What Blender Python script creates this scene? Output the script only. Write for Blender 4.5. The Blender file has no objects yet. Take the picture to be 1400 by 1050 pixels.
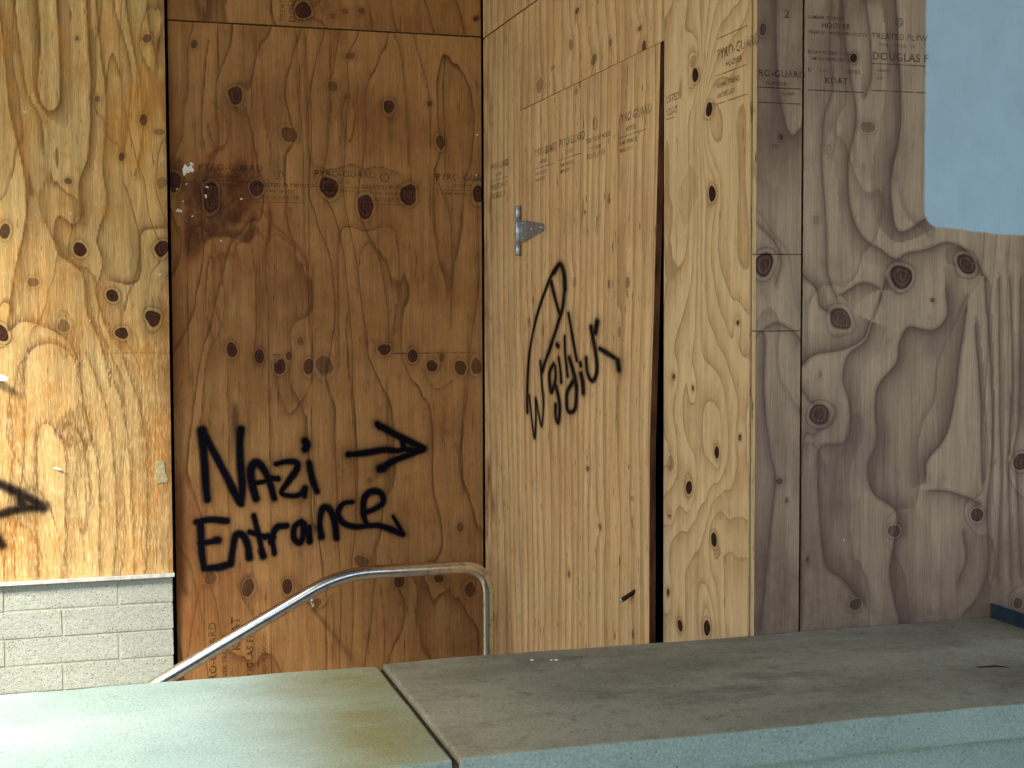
import bpy, bmesh, math, random
import numpy as np
from mathutils import Vector, Matrix

scene = bpy.context.scene
col = scene.collection
R = math.radians

# ------------------------------------------------------------------ camera
EYE = 1.62
YAW, PITCH, ROLL = R(16.476), R(2.883), R(0.205)
cam_data = bpy.data.cameras.new('camera')
cam = bpy.data.objects.new('camera', cam_data)
col.objects.link(cam)
scene.camera = cam
cam_data.sensor_width = 36.0
cam_data.lens = 36.0 * 1908.5 / 1400.0
cam_data.clip_start = 0.05
cam_data.clip_end = 2000.0
fwd = Vector((math.sin(YAW) * math.cos(PITCH), math.cos(YAW) * math.cos(PITCH), -math.sin(PITCH)))
right = Vector((math.cos(YAW), -math.sin(YAW), 0))
down = fwd.cross(right)
r2 = math.cos(ROLL) * right + math.sin(ROLL) * down
d2 = -math.sin(ROLL) * right + math.cos(ROLL) * down
m = Matrix((r2, -d2, -fwd)).transposed().to_4x4()
m.translation = Vector((0, 0, EYE))
cam.matrix_world = m

# ------------------------------------------------------------------ sky, sun, exposure
SUN_DIR = Vector((0.58, 0.66, -1.0)).normalized()       # the way the light travels
world = bpy.data.worlds.new('World')
scene.world = world
world.use_nodes = True
wn = world.node_tree
sky = wn.nodes.new('ShaderNodeTexSky')
sky.sky_type = 'NISHITA'
sky.sun_disc = False
sky.sun_elevation = math.asin(-SUN_DIR.z)
sky.sun_rotation = math.atan2(-SUN_DIR.x, -SUN_DIR.y)
sky.air_density = 1.0
sky.dust_density = 1.2
sky.ozone_density = 1.0
bg = wn.nodes['Background']
bg.inputs['Strength'].default_value = 0.11
wn.links.new(sky.outputs[0], bg.inputs[0])
sun_data = bpy.data.lights.new('sun', 'SUN')
sun_data.energy = 3.2
sun_data.angle = R(16)
sun_data.color = (1.0, 0.92, 0.80)
sun = bpy.data.objects.new('sun', sun_data)
col.objects.link(sun)
sun.rotation_euler = SUN_DIR.to_track_quat('-Z', 'Y').to_euler()
sun.location = (-6, -3, 8)
vs = scene.view_settings
vs.view_transform = 'Standard'
vs.look = 'None'
vs.exposure = 1.3
vs.gamma = 1.0
vs.use_curve_mapping = False
scene.cycles.max_bounces = 5
scene.cycles.diffuse_bounces = 3
scene.cycles.glossy_bounces = 2
scene.cycles.transparent_max_bounces = 6

# ------------------------------------------------------------------ data, metres on each board's own plane
KNOTS = {'D': [(4.258, 1.718, 0.0168, 0.016800000000000002, 0.35), (3.919, 1.704, 0.010799999999999999, 0.013600000000000001, 0.5), (3.759, 1.709, 0.0138, 0.016800000000000002, 0.45),
       (3.822, 1.569, 0.0138, 0.019200000000000002, 0.35), (4.606, 1.561, 0.015, 0.020000000000000004, 0.35), (4.768, 1.586, 0.0162, 0.016, 0.4),
       (4.249, 2.327, 0.013199999999999998, 0.009600000000000001, 0.4), (3.931, 1.957, 0.0072, 0.0048000000000000004, 0.7), (4.159, 1.938, 0.0078, 0.005600000000000001, 0.7),
       (4.1, 1.136, 0.0162, 0.008, 0.6), (3.982, 0.969, 0.0156, 0.011200000000000002, 0.5), (3.695, 1.095, 0.0138, 0.0072, 0.4), (4.298, 0.766, 0.013199999999999998, 0.012, 0.5),
       (3.682, 0.708, 0.0096, 0.0152, 0.6)],
 'L': [(-0.056, 1.857, 0.021, 0.024, 0.9), (0.226, 1.865, 0.022, 0.024, 1), (0.052, 1.689, 0.02, 0.024, 0.95), (0.193, 1.605, 0.021, 0.033, 1), (0.085, 1.555, 0.021, 0.024, 0.9),
       (-0.222, 1.739, 0.017, 0.019, 0.45), (-0.125, 1.583, 0.018, 0.021, 0.4), (-0.318, 1.923, 0.017, 0.023, 0.7), (-0.336, 1.561, 0.02, 0.026, 1), (0.192, 2.635, 0.013, 0.018, 0.6),
       (0.171, 2.333, 0.013, 0.019, 0.6), (0.094, 2.2, 0.01, 0.014, 0.6), (-0.094, 2.108, 0.012, 0.011, 0.6), (-0.057, 2.622, 0.007, 0.01, 0.5), (0.23, 2.113, 0.016, 0.021, 0.35),
       (0.008, 2.409, 0.01, 0.011, 0.4), (0.228, 2.295, 0.021, 0.011, 0.4)],
 'M': [(0.508, 2.442, 0.022, 0.025, 0.75), (0.705, 2.315, 0.025, 0.027, 0.55), (1.1, 2.424, 0.021, 0.025, 0.8), (1.301, 2.297, 0.018, 0.026, 0.7), (0.95, 2.617, 0.017, 0.016, 0.5),
       (0.878, 2.502, 0.017, 0.017, 0.5), (0.934, 2.462, 0.011, 0.014, 0.4), (1.261, 2.447, 0.012, 0.014, 0.6), (0.36, 2.631, 0.011, 0.017, 0.6), (0.411, 2.061, 0.027, 0.044, 1),
       (0.28, 2.124, 0.022, 0.035, 0.9), (0.58, 2.095, 0.022, 0.028, 0.9), (0.86, 2.107, 0.028, 0.034, 0.8), (1.002, 2.039, 0.029, 0.037, 0.8), (1.173, 2.091, 0.024, 0.031, 0.9),
       (1.459, 2.097, 0.024, 0.038, 0.8), (0.482, 1.485, 0.019, 0.022, 0.8), (0.592, 1.461, 0.016, 0.022, 0.8), (0.669, 1.421, 0.02, 0.025, 0.8), (0.779, 1.413, 0.017, 0.026, 0.7),
       (0.838, 1.418, 0.026, 0.032, 0.5), (0.703, 1.457, 0.011, 0.014, 0.6), (1.072, 1.478, 0.021, 0.023, 0.8), (1.186, 1.454, 0.018, 0.023, 0.9), (1.263, 1.415, 0.018, 0.023, 0.8),
       (1.305, 1.449, 0.012, 0.018, 0.5), (1.38, 1.405, 0.018, 0.026, 0.7), (1.443, 1.413, 0.021, 0.029, 0.6), (0.749, 1.518, 0.014, 0.017, 0.4), (0.391, 0.623, 0.019, 0.023, 0.5),
       (0.536, 0.572, 0.019, 0.026, 0.7), (0.687, 0.566, 0.017, 0.023, 0.8), (0.975, 0.651, 0.023, 0.023, 0.5), (1.129, 0.566, 0.018, 0.021, 0.7), (1.287, 0.563, 0.018, 0.021, 0.7),
       (1.411, 0.514, 0.021, 0.027, 0.6), (0.8, 0.496, 0.017, 0.017, 0.5), (0.985, 0.844, 0.009, 0.012, 0.5), (1.376, 0.762, 0.012, 0.018, 0.5), (1.01, 0.97, 0.011, 0.012, 0.35)],
 'P': [(3.331, 2.227, 0.018, 0.016, 1.2), (3.245, 2.126, 0.017, 0.016, 1.2), (3.226, 1.916, 0.017, 0.016, 1.2), (3.375, 1.926, 0.051, 0.065, 0.12), (3.19, 1.271, 0.013, 0.013, 1.2),
       (3.37, 1.161, 0.019, 0.017, 1.2), (3.21, 1.048, 0.018, 0.017, 1.2), (3.483, 1.213, 0.025, 0.024, 0.35), (3.248, 0.817, 0.018, 0.018, 1.2), (3.421, 0.785, 0.015, 0.014, 1.2),
       (3.497, 1.07, 0.01, 0.004, 1), (3.176, 1.142, 0.025, 0.029, 0.1), (3.345, 2.263, 0.023, 0.016, 0.3), (3.077, 1.598, 0.008, 0.006, 1), (3.344, 1.422, 0.009, 0.008, 0.7),
       (3.469, 1.449, 0.01, 0.006, 0.9), (3.062, 1.32, 0.008, 0.007, 0.9), (3.506, 0.858, 0.01, 0.01, 1)],
 'R': [(1.866, 1.709, 0.027, 0.024, 0.95), (2.054, 1.74, 0.021, 0.023, 0.95), (1.704, 1.598, 0.028, 0.026, 0.7), (1.657, 1.372, 0.024, 0.021, 0.75), (1.862, 1.083, 0.016, 0.015, 0.6),
       (2.089, 1.111, 0.015, 0.015, 0.85), (1.753, 0.91, 0.014, 0.016, 0.7), (2.221, 1.24, 0.017, 0.019, 0.9), (1.734, 2.224, 0.009, 0.01, 1.2), (1.775, 2.063, 0.019, 0.012, 0.4),
       (1.653, 1.474, 0.005, 0.009, 0.3), (1.957, 1.65, 0.006, 0.005, 0.7), (1.623, 1.028, 0.004, 0.007, 0.7), (2.219, 0.882, 0.015, 0.013, 0.7), (1.638, 1.841, 0.008, 0.012, 0.25),
       (1.673, 2.011, 0.006, 0.009, 0.25)],
 'R1': [(1.504, 1.738, 0.021, 0.024, 0.9), (1.495, 2.277, 0.008, 0.013, 0.8), (1.546, 2.031, 0.006, 0.007, 0.8), (1.548, 1.221, 0.008, 0.007, 0.6), (1.529, 2.01, 0.01, 0.005, 0.3),
        (1.566, 1.171, 0.005, 0.006, 0.5)],
 'S': [(4.098, 2.405, 0.027, 0.015, 0.5), (4.255, 2.582, 0.021, 0.009, 0.6), (3.721, 2.421, 0.017, 0.008, 0.6), (3.688, 2.37, 0.017, 0.014, 0.7), (4.32, 2.49, 0.022, 0.019, 0.4),
       (4.648, 2.413, 0.041, 0.025, 0.35), (4.502, 2.444, 0.023, 0.007, 0.3), (3.956, 2.428, 0.012, 0.013, 0.4)],
 'U': [(0.768, 2.779, 0.026, 0.025, 1), (0.991, 2.786, 0.012, 0.014, 0.5), (0.883, 2.761, 0.012, 0.011, 0.4), (0.932, 2.783, 0.014, 0.011, 0.4), (1.45, 2.784, 0.009, 0.008, 0.8)]}
SPRAY = {'A': [(0.012, [(0.927, 1.073), (0.996, 1.077), (1.069, 1.087), (1.12, 1.081), (1.146, 1.091), (1.141, 1.124)]), (0.017, [(0.926, 1.074), (0.93, 1.074)]),
       (0.0134, [(1.042, 1.188), (1.106, 1.151), (1.179, 1.112), (1.23, 1.087)]), (0.0134, [(1.054, 1.011), (1.105, 1.041), (1.164, 1.062), (1.23, 1.084)]), (0.017, [(1.05, 1.011), (1.065, 1.016)]),
       (0.0127, [(1.15, 1.088), (1.186, 1.081), (1.216, 1.083)]), (0.0142, [(1.042, 1.19), (1.051, 1.179)])],
 'E': [(0.0113, [(0.344, 0.834), (0.395, 0.841), (0.455, 0.834)]), (0.0126, [(0.357, 0.833), (0.359, 0.774), (0.362, 0.703), (0.368, 0.655)]),
       (0.0106, [(0.354, 0.754), (0.387, 0.755), (0.421, 0.759)]), (0.0146, [(0.414, 0.76), (0.423, 0.76)]), (0.0126, [(0.368, 0.655), (0.42, 0.657), (0.469, 0.669)]),
       (0.0133, [(0.469, 0.669), (0.477, 0.725), (0.489, 0.774), (0.514, 0.777), (0.533, 0.737), (0.539, 0.687)]), (0.0106, [(0.559, 0.849), (0.572, 0.791), (0.584, 0.734), (0.593, 0.688)]),
       (0.01, [(0.542, 0.787), (0.587, 0.771), (0.636, 0.76)]), (0.014, [(0.587, 0.713), (0.593, 0.691)]), (0.0126, [(0.635, 0.7), (0.629, 0.76), (0.647, 0.799), (0.684, 0.804)]),
       (0.012, [(0.598, 0.762), (0.615, 0.768), (0.622, 0.739)]), (0.0126, [(0.742, 0.818), (0.715, 0.799), (0.711, 0.756), (0.731, 0.735), (0.747, 0.762), (0.746, 0.812)]),
       (0.012, [(0.751, 0.811), (0.763, 0.775), (0.771, 0.738)]), (0.0113, [(0.772, 0.796), (0.773, 0.742)]),
       (0.0133, [(0.818, 0.755), (0.812, 0.809), (0.823, 0.862), (0.85, 0.861), (0.869, 0.813), (0.877, 0.748)]),
       (0.0113, [(0.94, 0.886), (0.904, 0.88), (0.884, 0.845), (0.903, 0.806), (0.95, 0.788), (1.001, 0.789)]),
       (0.012, [(0.983, 0.841), (1.027, 0.853), (1.063, 0.88), (1.053, 0.917), (1.013, 0.922), (0.987, 0.895), (0.985, 0.837), (1.001, 0.793), (1.044, 0.789), (1.096, 0.77), (1.143, 0.748)]),
       (0.008, [(1.103, 0.821), (1.125, 0.783), (1.146, 0.748)])],
 'N': [(0.0156, [(0.369, 1.181), (0.372, 1.136), (0.375, 1.087), (0.379, 0.99), (0.384, 0.919)]), (0.0134, [(0.369, 1.178), (0.406, 1.107), (0.459, 1.001), (0.499, 0.915), (0.511, 0.897)]),
       (0.0134, [(0.511, 0.897), (0.516, 0.963), (0.509, 1.076), (0.51, 1.139), (0.515, 1.184)]),
       (0.0149, [(0.568, 0.915), (0.554, 0.969), (0.55, 1.025), (0.57, 1.053), (0.597, 1.031), (0.621, 0.973), (0.638, 0.912)]), (0.0099, [(0.562, 0.974), (0.604, 0.98), (0.653, 0.992)]),
       (0.0127, [(0.628, 0.993), (0.653, 0.986)]),
       (0.0127, [(0.646, 1.045), (0.682, 1.053), (0.724, 1.048), (0.723, 1.019), (0.688, 0.971), (0.665, 0.933), (0.701, 0.919), (0.737, 0.923), (0.757, 0.947)]),
       (0.0113, [(0.754, 0.915), (0.757, 0.94)]), (0.012, [(0.772, 1.046), (0.781, 0.996), (0.795, 0.952), (0.803, 0.931)]), (0.0156, [(0.757, 1.13), (0.766, 1.117), (0.758, 1.1)])],
 'W': [(0.0064, [(4.789, 1.265), (4.793, 1.321), (4.778, 1.434), (4.742, 1.518), (4.661, 1.622), (4.55, 1.715), (4.465, 1.769), (4.407, 1.786)]),
       (0.0102, [(4.475, 1.756), (4.407, 1.784), (4.363, 1.75), (4.351, 1.698)]), (0.0085, [(4.351, 1.705), (4.379, 1.634), (4.424, 1.589), (4.498, 1.516), (4.562, 1.461), (4.607, 1.419)]),
       (0.0081, [(4.503, 1.727), (4.455, 1.667), (4.408, 1.618)]),
       (0.0051, [(4.767, 1.329), (4.733, 1.241), (4.699, 1.179), (4.682, 1.258), (4.686, 1.323), (4.646, 1.267), (4.61, 1.23), (4.59, 1.305), (4.607, 1.372), (4.629, 1.456)]),
       (0.0077, [(4.471, 1.451), (4.52, 1.416), (4.497, 1.354), (4.45, 1.399), (4.454, 1.445)]), (0.0081, [(4.446, 1.379), (4.401, 1.317), (4.416, 1.257), (4.447, 1.274), (4.447, 1.314)]),
       (0.0073, [(4.415, 1.472), (4.395, 1.434), (4.385, 1.392)]), (0.0098, [(4.437, 1.517), (4.421, 1.511)]), (0.0064, [(4.352, 1.545), (4.344, 1.487), (4.315, 1.415)]),
       (0.0064, [(4.312, 1.621), (4.275, 1.558), (4.219, 1.469)]), (0.0085, [(4.301, 1.476), (4.247, 1.427), (4.217, 1.378)]),
       (0.0077, [(4.217, 1.391), (4.225, 1.327), (4.257, 1.303), (4.313, 1.306), (4.321, 1.36), (4.257, 1.401)]), (0.0081, [(4.183, 1.463), (4.178, 1.454)]),
       (0.0098, [(4.176, 1.43), (4.157, 1.4), (4.15, 1.369)]), (0.0073, [(4.126, 1.481), (4.108, 1.432), (4.055, 1.412), (4.018, 1.448), (4.037, 1.507), (4.081, 1.579)]),
       (0.0102, [(4.022, 1.594), (4.039, 1.561)]), (0.0073, [(3.994, 1.513), (3.894, 1.496), (3.827, 1.483)]), (0.0098, [(3.83, 1.481), (3.817, 1.455)])],
 'Z': [(0.017, [(-0.394, 1.024), (-0.352, 1.011), (-0.274, 0.967), (-0.21, 0.925)]), (0.017, [(-0.397, 0.889), (-0.354, 0.902), (-0.282, 0.918), (-0.21, 0.923)]),
       (0.0238, [(-0.281, 0.968), (-0.275, 0.921)]), (0.0153, [(-0.412, 0.867), (-0.37, 0.827), (-0.349, 0.788)]), (0.0204, [(-0.221, 0.931), (-0.207, 0.92)])]}
GRAIN = {'L': [(0.03, 1, [(-0.384, 2.994), (-0.318, 2.665), (-0.293, 2.356), (-0.248, 2.123), (-0.245, 1.966), (-0.28, 1.808), (-0.307, 1.663), (-0.316, 1.571)]),
       (0.012, -1, [(-0.269, 2.938), (-0.267, 2.745), (-0.251, 2.591), (-0.23, 2.423), (-0.186, 2.327), (-0.178, 2.229)]),
       (0.035, -1, [(-0.181, 3.009), (-0.186, 2.75), (-0.181, 2.595), (-0.193, 2.425), (-0.163, 2.361), (-0.124, 2.388), (-0.119, 2.559), (-0.124, 2.754), (-0.125, 3.013)]),
       (0.03, 1,
        [(-0.018, 3.021), (-0.023, 2.76), (-0.019, 2.603), (-0.014, 2.419), (-0.027, 2.208), (-0.06, 2.101), (-0.056, 1.995), (-0.082, 1.952), (-0.126, 1.981), (-0.149, 1.941), (-0.139, 1.848),
         (-0.085, 1.802), (-0.051, 1.756), (-0.041, 1.623), (-0.0, 1.529), (0.036, 1.367)]),
       (0.018, 1, [(0.016, 3.024), (0.011, 2.762), (0.024, 2.566), (0.04, 2.368), (0.024, 2.169), (0.034, 2.023), (-0.0, 1.903), (0.018, 1.81), (-0.004, 1.703), (0.026, 1.569), (0.076, 1.481)]),
       (0.012, -1, [(0.077, 3.028), (0.075, 2.766), (0.115, 2.61), (0.132, 2.478), (0.119, 2.332), (0.102, 2.198)]),
       (0.014, 1, [(0.113, 2.9), (0.117, 2.742), (0.143, 2.571), (0.166, 2.413), (0.161, 2.24), (0.139, 2.132)]), (0.012, -1, [(0.042, 2.329), (0.042, 2.487), (0.066, 2.574), (0.094, 2.503)]),
       (0.02, -1, [(0.228, 1.939), (0.169, 1.932), (0.155, 1.891), (0.153, 1.77), (0.12, 1.734), (0.055, 1.743)]),
       (0.03, 1, [(-0.309, 1.564), (-0.265, 1.597), (-0.203, 1.583), (-0.115, 1.53), (-0.07, 1.436)]),
       (0.02, 1, [(-0.258, 1.332), (-0.253, 1.451), (-0.217, 1.508), (-0.141, 1.51), (-0.085, 1.449), (-0.078, 1.355)]), (0.003, 1, [(0.05, 1.48), (0.168, 1.478), (0.253, 1.475)]),
       (0.012, 1, [(0.191, 2.905), (0.194, 2.693), (0.224, 2.535)]), (0.014, 1, [(-0.077, 1.455), (-0.065, 1.324), (-0.038, 1.185), (-0.011, 1.03), (-0.016, 0.642)]),
       (0.012, 1, [(-0.047, 1.477), (0.016, 1.292), (0.042, 1.106), (0.049, 0.873), (0.034, 0.639)]), (0.012, 1, [(0.012, 1.477), (0.075, 1.291), (0.101, 1.057), (0.109, 0.635)]),
       (0.016, 1, [(0.078, 1.476), (0.142, 1.258), (0.163, 1.024), (0.146, 0.633)]),
       (0.02, 1, [(-0.223, 0.623), (-0.224, 0.961), (-0.217, 1.175), (-0.194, 1.228), (-0.154, 1.189), (-0.127, 1.081), (-0.143, 0.619)]),
       (0.014, 1, [(-0.133, 1.196), (-0.107, 1.218), (-0.061, 1.14), (-0.041, 0.923)]), (0.014, -1, [(-0.26, 1.298), (-0.264, 1.116), (-0.301, 0.842), (-0.303, 0.628)]),
       (0.012, 1, [(-0.317, 1.345), (-0.311, 1.117), (-0.339, 0.814), (-0.346, 0.631)])],
 'M': [(0.006, 1, [(0.448, 2.704), (0.446, 2.527), (0.437, 2.349)]), (0.008, -1, [(0.414, 2.648), (0.392, 2.457), (0.384, 2.252)]),
       (0.012, 1, [(0.424, 2.417), (0.471, 2.364), (0.478, 2.282), (0.451, 2.243), (0.422, 2.281), (0.409, 2.335)]), (0.006, 1, [(0.568, 2.56), (0.572, 2.327), (0.57, 2.175)]),
       (0.01, 1, [(0.604, 2.63), (0.614, 2.397), (0.636, 2.26), (0.632, 2.184)]), (0.006, -1, [(0.743, 2.706), (0.754, 2.472), (0.765, 2.18), (0.768, 1.845)]),
       (0.016, -1, [(0.777, 2.694), (0.784, 2.403), (0.789, 2.223), (0.863, 2.18), (0.949, 2.199), (1.006, 2.184), (1.056, 2.195), (1.136, 2.173)]),
       (0.01, -1, [(0.93, 2.451), (0.915, 2.38), (0.942, 2.287), (0.963, 2.368), (0.958, 2.452)]), (0.01, 1, [(1.097, 2.753), (1.147, 2.629), (1.167, 2.418), (1.176, 2.205)]),
       (0.008, 1, [(1.191, 2.73), (1.255, 2.492), (1.264, 2.279)]), (0.008, 1, [(1.323, 2.638), (1.317, 2.452), (1.328, 2.252)]),
       (0.012, 1, [(0.328, 1.359), (0.324, 1.566), (0.328, 1.841), (0.339, 1.923), (0.37, 1.951), (0.41, 1.91), (0.418, 1.773), (0.427, 1.635), (0.455, 1.558)]),
       (0.012, 1, [(0.393, 1.635), (0.396, 1.787), (0.43, 1.856), (0.459, 1.704), (0.446, 1.579), (0.418, 1.531), (0.392, 1.621)]),
       (0.012, 1, [(0.496, 1.704), (0.5, 1.856), (0.533, 1.898), (0.566, 1.857), (0.58, 1.634), (0.561, 1.425)]),
       (0.01, 1, [(0.62, 1.704), (0.616, 1.843), (0.639, 1.913), (0.678, 1.911), (0.768, 1.817), (0.779, 1.563), (0.784, 1.351)]),
       (0.02, 1, [(0.898, 1.42), (0.894, 1.704), (0.903, 1.916), (0.932, 1.959), (1.004, 1.943), (1.076, 1.961), (1.12, 1.933), (1.136, 1.776), (1.109, 1.561)]),
       (0.012, 1, [(0.973, 1.704), (0.983, 1.846), (1.018, 1.896), (1.06, 1.819), (1.084, 1.633), (1.09, 1.489)]), (0.008, 1, [(1.283, 2.165), (1.341, 1.994), (1.347, 1.763), (1.338, 1.56)]),
       (0.014, 1, [(0.415, 1.531), (0.387, 1.433), (0.372, 1.298), (0.361, 1.164), (0.362, 0.938)]), (0.006, 1, [(0.466, 1.423), (0.468, 1.206), (0.462, 0.98), (0.466, 0.752)]),
       (0.005, 1, [(0.627, 1.792), (0.622, 1.384), (0.624, 1.202), (0.623, 0.973), (0.623, 0.744)]), (0.006, 1, [(0.795, 1.811), (0.791, 1.473), (0.784, 1.198), (0.79, 0.967), (0.793, 0.782)]),
       (0.016, -1, [(0.654, 1.384), (0.666, 1.311), (0.702, 1.239), (0.753, 1.3), (0.781, 1.354)]), (0.01, 1, [(0.931, 1.656), (0.923, 1.518), (0.942, 1.287), (0.95, 1.054), (0.951, 0.821)]),
       (0.012, -1, [(1.222, 1.412), (1.25, 1.365), (1.288, 1.322), (1.347, 1.354)]), (0.008, 1, [(1.079, 1.358), (1.082, 1.19), (1.089, 0.956)]),
       (0.003, 1, [(1.113, 1.465), (1.184, 1.464), (1.299, 1.466), (1.445, 1.466)]), (0.003, 1, [(0.637, 1.464), (0.664, 1.465)]), (0.008, -1, [(1.405, 1.324), (1.384, 1.135), (1.393, 0.897)]),
       (0.012, 1, [(0.306, 0.315), (0.327, 0.458), (0.357, 0.572), (0.404, 0.589)]), (0.012, 1, [(0.489, 0.584), (0.516, 0.524), (0.553, 0.434), (0.542, 0.288)]),
       (0.012, -1, [(0.738, 0.569), (0.767, 0.498), (0.815, 0.475), (0.855, 0.522)]), (0.008, 1, [(0.855, 0.503), (0.864, 0.413), (0.853, 0.265)]),
       (0.008, 1, [(1.045, 0.551), (1.063, 0.399), (1.057, 0.199)])],
 'R': [(0.012, -1, [(1.681, 2.41), (1.675, 2.256), (1.684, 2.153), (1.662, 2.075), (1.656, 1.971), (1.667, 1.842), (1.674, 1.72), (1.7, 1.657)]),
       (0.026, -1,
        [(1.701, 2.411), (1.717, 2.258), (1.732, 2.181), (1.749, 2.078), (1.726, 1.973), (1.735, 1.86), (1.77, 1.799), (1.815, 1.774), (1.856, 1.751), (1.883, 1.765), (1.937, 1.775), (2.008, 1.793),
         (2.073, 1.758), (2.113, 1.704)]),
       (0.05, -1, [(1.848, 2.42), (1.863, 2.187), (1.868, 2.064), (1.845, 1.95), (1.851, 1.844), (1.875, 1.817), (1.927, 1.846)]),
       (0.02, 1, [(1.605, 1.702), (1.639, 1.676), (1.651, 1.633), (1.686, 1.614)]),
       (0.03, -1, [(1.703, 1.663), (1.767, 1.694), (1.819, 1.668), (1.789, 1.597), (1.768, 1.553), (1.709, 1.528), (1.64, 1.518), (1.607, 1.494)]),
       (0.02, -1, [(1.759, 2.415), (1.78, 2.287), (1.786, 2.192), (1.772, 2.139)]),
       (0.03, 1,
        [(1.822, 1.692), (1.796, 1.619), (1.774, 1.555), (1.724, 1.519), (1.712, 1.459), (1.731, 1.394), (1.722, 1.314), (1.654, 1.3), (1.646, 1.219), (1.666, 1.024), (1.716, 0.972), (1.762, 0.921)]),
       (0.045, 1,
        [(1.994, 1.668), (1.997, 1.611), (1.958, 1.578), (1.893, 1.587), (1.865, 1.546), (1.857, 1.497), (1.811, 1.449), (1.798, 1.393), (1.804, 1.311), (1.781, 1.247), (1.796, 1.181), (1.861, 1.129),
         (1.853, 1.047), (1.844, 0.973), (1.874, 0.856)]),
       (0.015, 1, [(1.6, 1.437), (1.618, 1.413), (1.636, 1.4)]), (0.015, 1, [(1.613, 0.873), (1.61, 1.285), (1.641, 1.324), (1.685, 1.355)]),
       (0.05, -1, [(2.057, 1.619), (2.022, 1.379), (1.999, 1.306), (1.953, 1.257), (1.949, 1.224)]), (0.02, -1, [(1.963, 1.183), (2.011, 1.179), (2.099, 1.148)]),
       (0.02, -1, [(2.103, 1.202), (2.095, 1.419), (2.079, 1.585)]), (0.02, 1, [(2.103, 1.701), (2.121, 1.502), (2.131, 1.293), (2.117, 1.126), (2.125, 0.999), (2.101, 0.916), (2.063, 0.877)]),
       (0.014, 1, [(2.142, 1.701), (2.151, 1.418), (2.157, 1.166), (2.149, 0.956)]), (0.012, 1, [(2.174, 1.701), (2.186, 1.46), (2.179, 1.25), (2.19, 0.953)]),
       (0.012, 1, [(2.207, 1.701), (2.208, 1.375), (2.193, 1.266), (2.204, 1.198), (2.22, 0.952)]), (0.012, 1, [(2.244, 1.702), (2.252, 0.95)]),
       (0.02, 1, [(2.05, 1.07), (2.061, 1.011), (2.042, 0.962)])],
 'R1': [(0.022, -1, [(1.5, 1.581), (1.509, 1.549), (1.508, 1.431), (1.526, 1.287), (1.54, 1.223), (1.527, 1.112), (1.512, 0.952), (1.504, 0.872)]),
        (0.014, -1, [(1.485, 1.573), (1.533, 1.598), (1.577, 1.582), (1.603, 1.557)]), (0.05, -1, [(1.536, 2.404), (1.538, 2.181), (1.569, 2.044), (1.607, 2.068)]),
        (0.012, 1, [(1.485, 1.825), (1.533, 1.778), (1.545, 1.737), (1.533, 1.695)])]}

YL, YM, XD, YR = 5.344, 5.394, 1.479, 2.99

# ------------------------------------------------------------------ helpers
def srgb(r, g, b):
    return tuple(((c / 255.0) / 12.92 if c / 255.0 <= 0.04045 else ((c / 255.0 + 0.055) / 1.055) ** 2.4) for c in (r, g, b)) + (1.0,)

def tag(o, label=None, cat=None, group=None, kind=None):
    if label: o['label'] = label
    if cat: o['category'] = cat
    if group: o['group'] = group
    if kind: o['kind'] = kind
    return o

def link(name, me, mats, parent=None, loc=None):
    o = bpy.data.objects.new(name, me)
    col.objects.link(o)
    for mt in (mats if isinstance(mats, (list, tuple)) else [mats]):
        if mt is not None and len(me.materials) < len(mats if isinstance(mats, (list, tuple)) else [mats]):
            me.materials.append(mt)
    if loc is not None: o.location = loc
    if parent is not None: o.parent = parent
    return o

class Noise:
    """smooth value noise on a random lattice"""
    def __init__(self, seed):
        self.g = np.random.RandomState(seed).rand(64, 64)
    def n(self, x, y):
        xi = np.floor(x).astype(int); yi = np.floor(y).astype(int)
        fx = x - xi; fy = y - yi
        fx = fx * fx * fx * (fx * (fx * 6 - 15) + 10); fy = fy * fy * fy * (fy * (fy * 6 - 15) + 10)
        g = self.g; a = xi % 64; b = yi % 64; a1 = (a + 1) % 64; b1 = (b + 1) % 64
        return (g[a, b] * (1 - fx) + g[a1, b] * fx) * (1 - fy) + (g[a, b1] * (1 - fx) + g[a1, b1] * fx) * fy
    def f(self, x, y, o=3, gain=0.5):
        s = 0; amp = 1; t = 0
        for i in range(o):
            s = s + amp * self.n(x * 2 ** i + 7.3 * i, y * 2 ** i + 3.1 * i); t += amp; amp *= gain
        return s / t - 0.5

def sstep(a, b, x):
    t = np.clip((x - a) / (b - a), 0, 1)
    return t * t * (3 - 2 * t)

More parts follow.
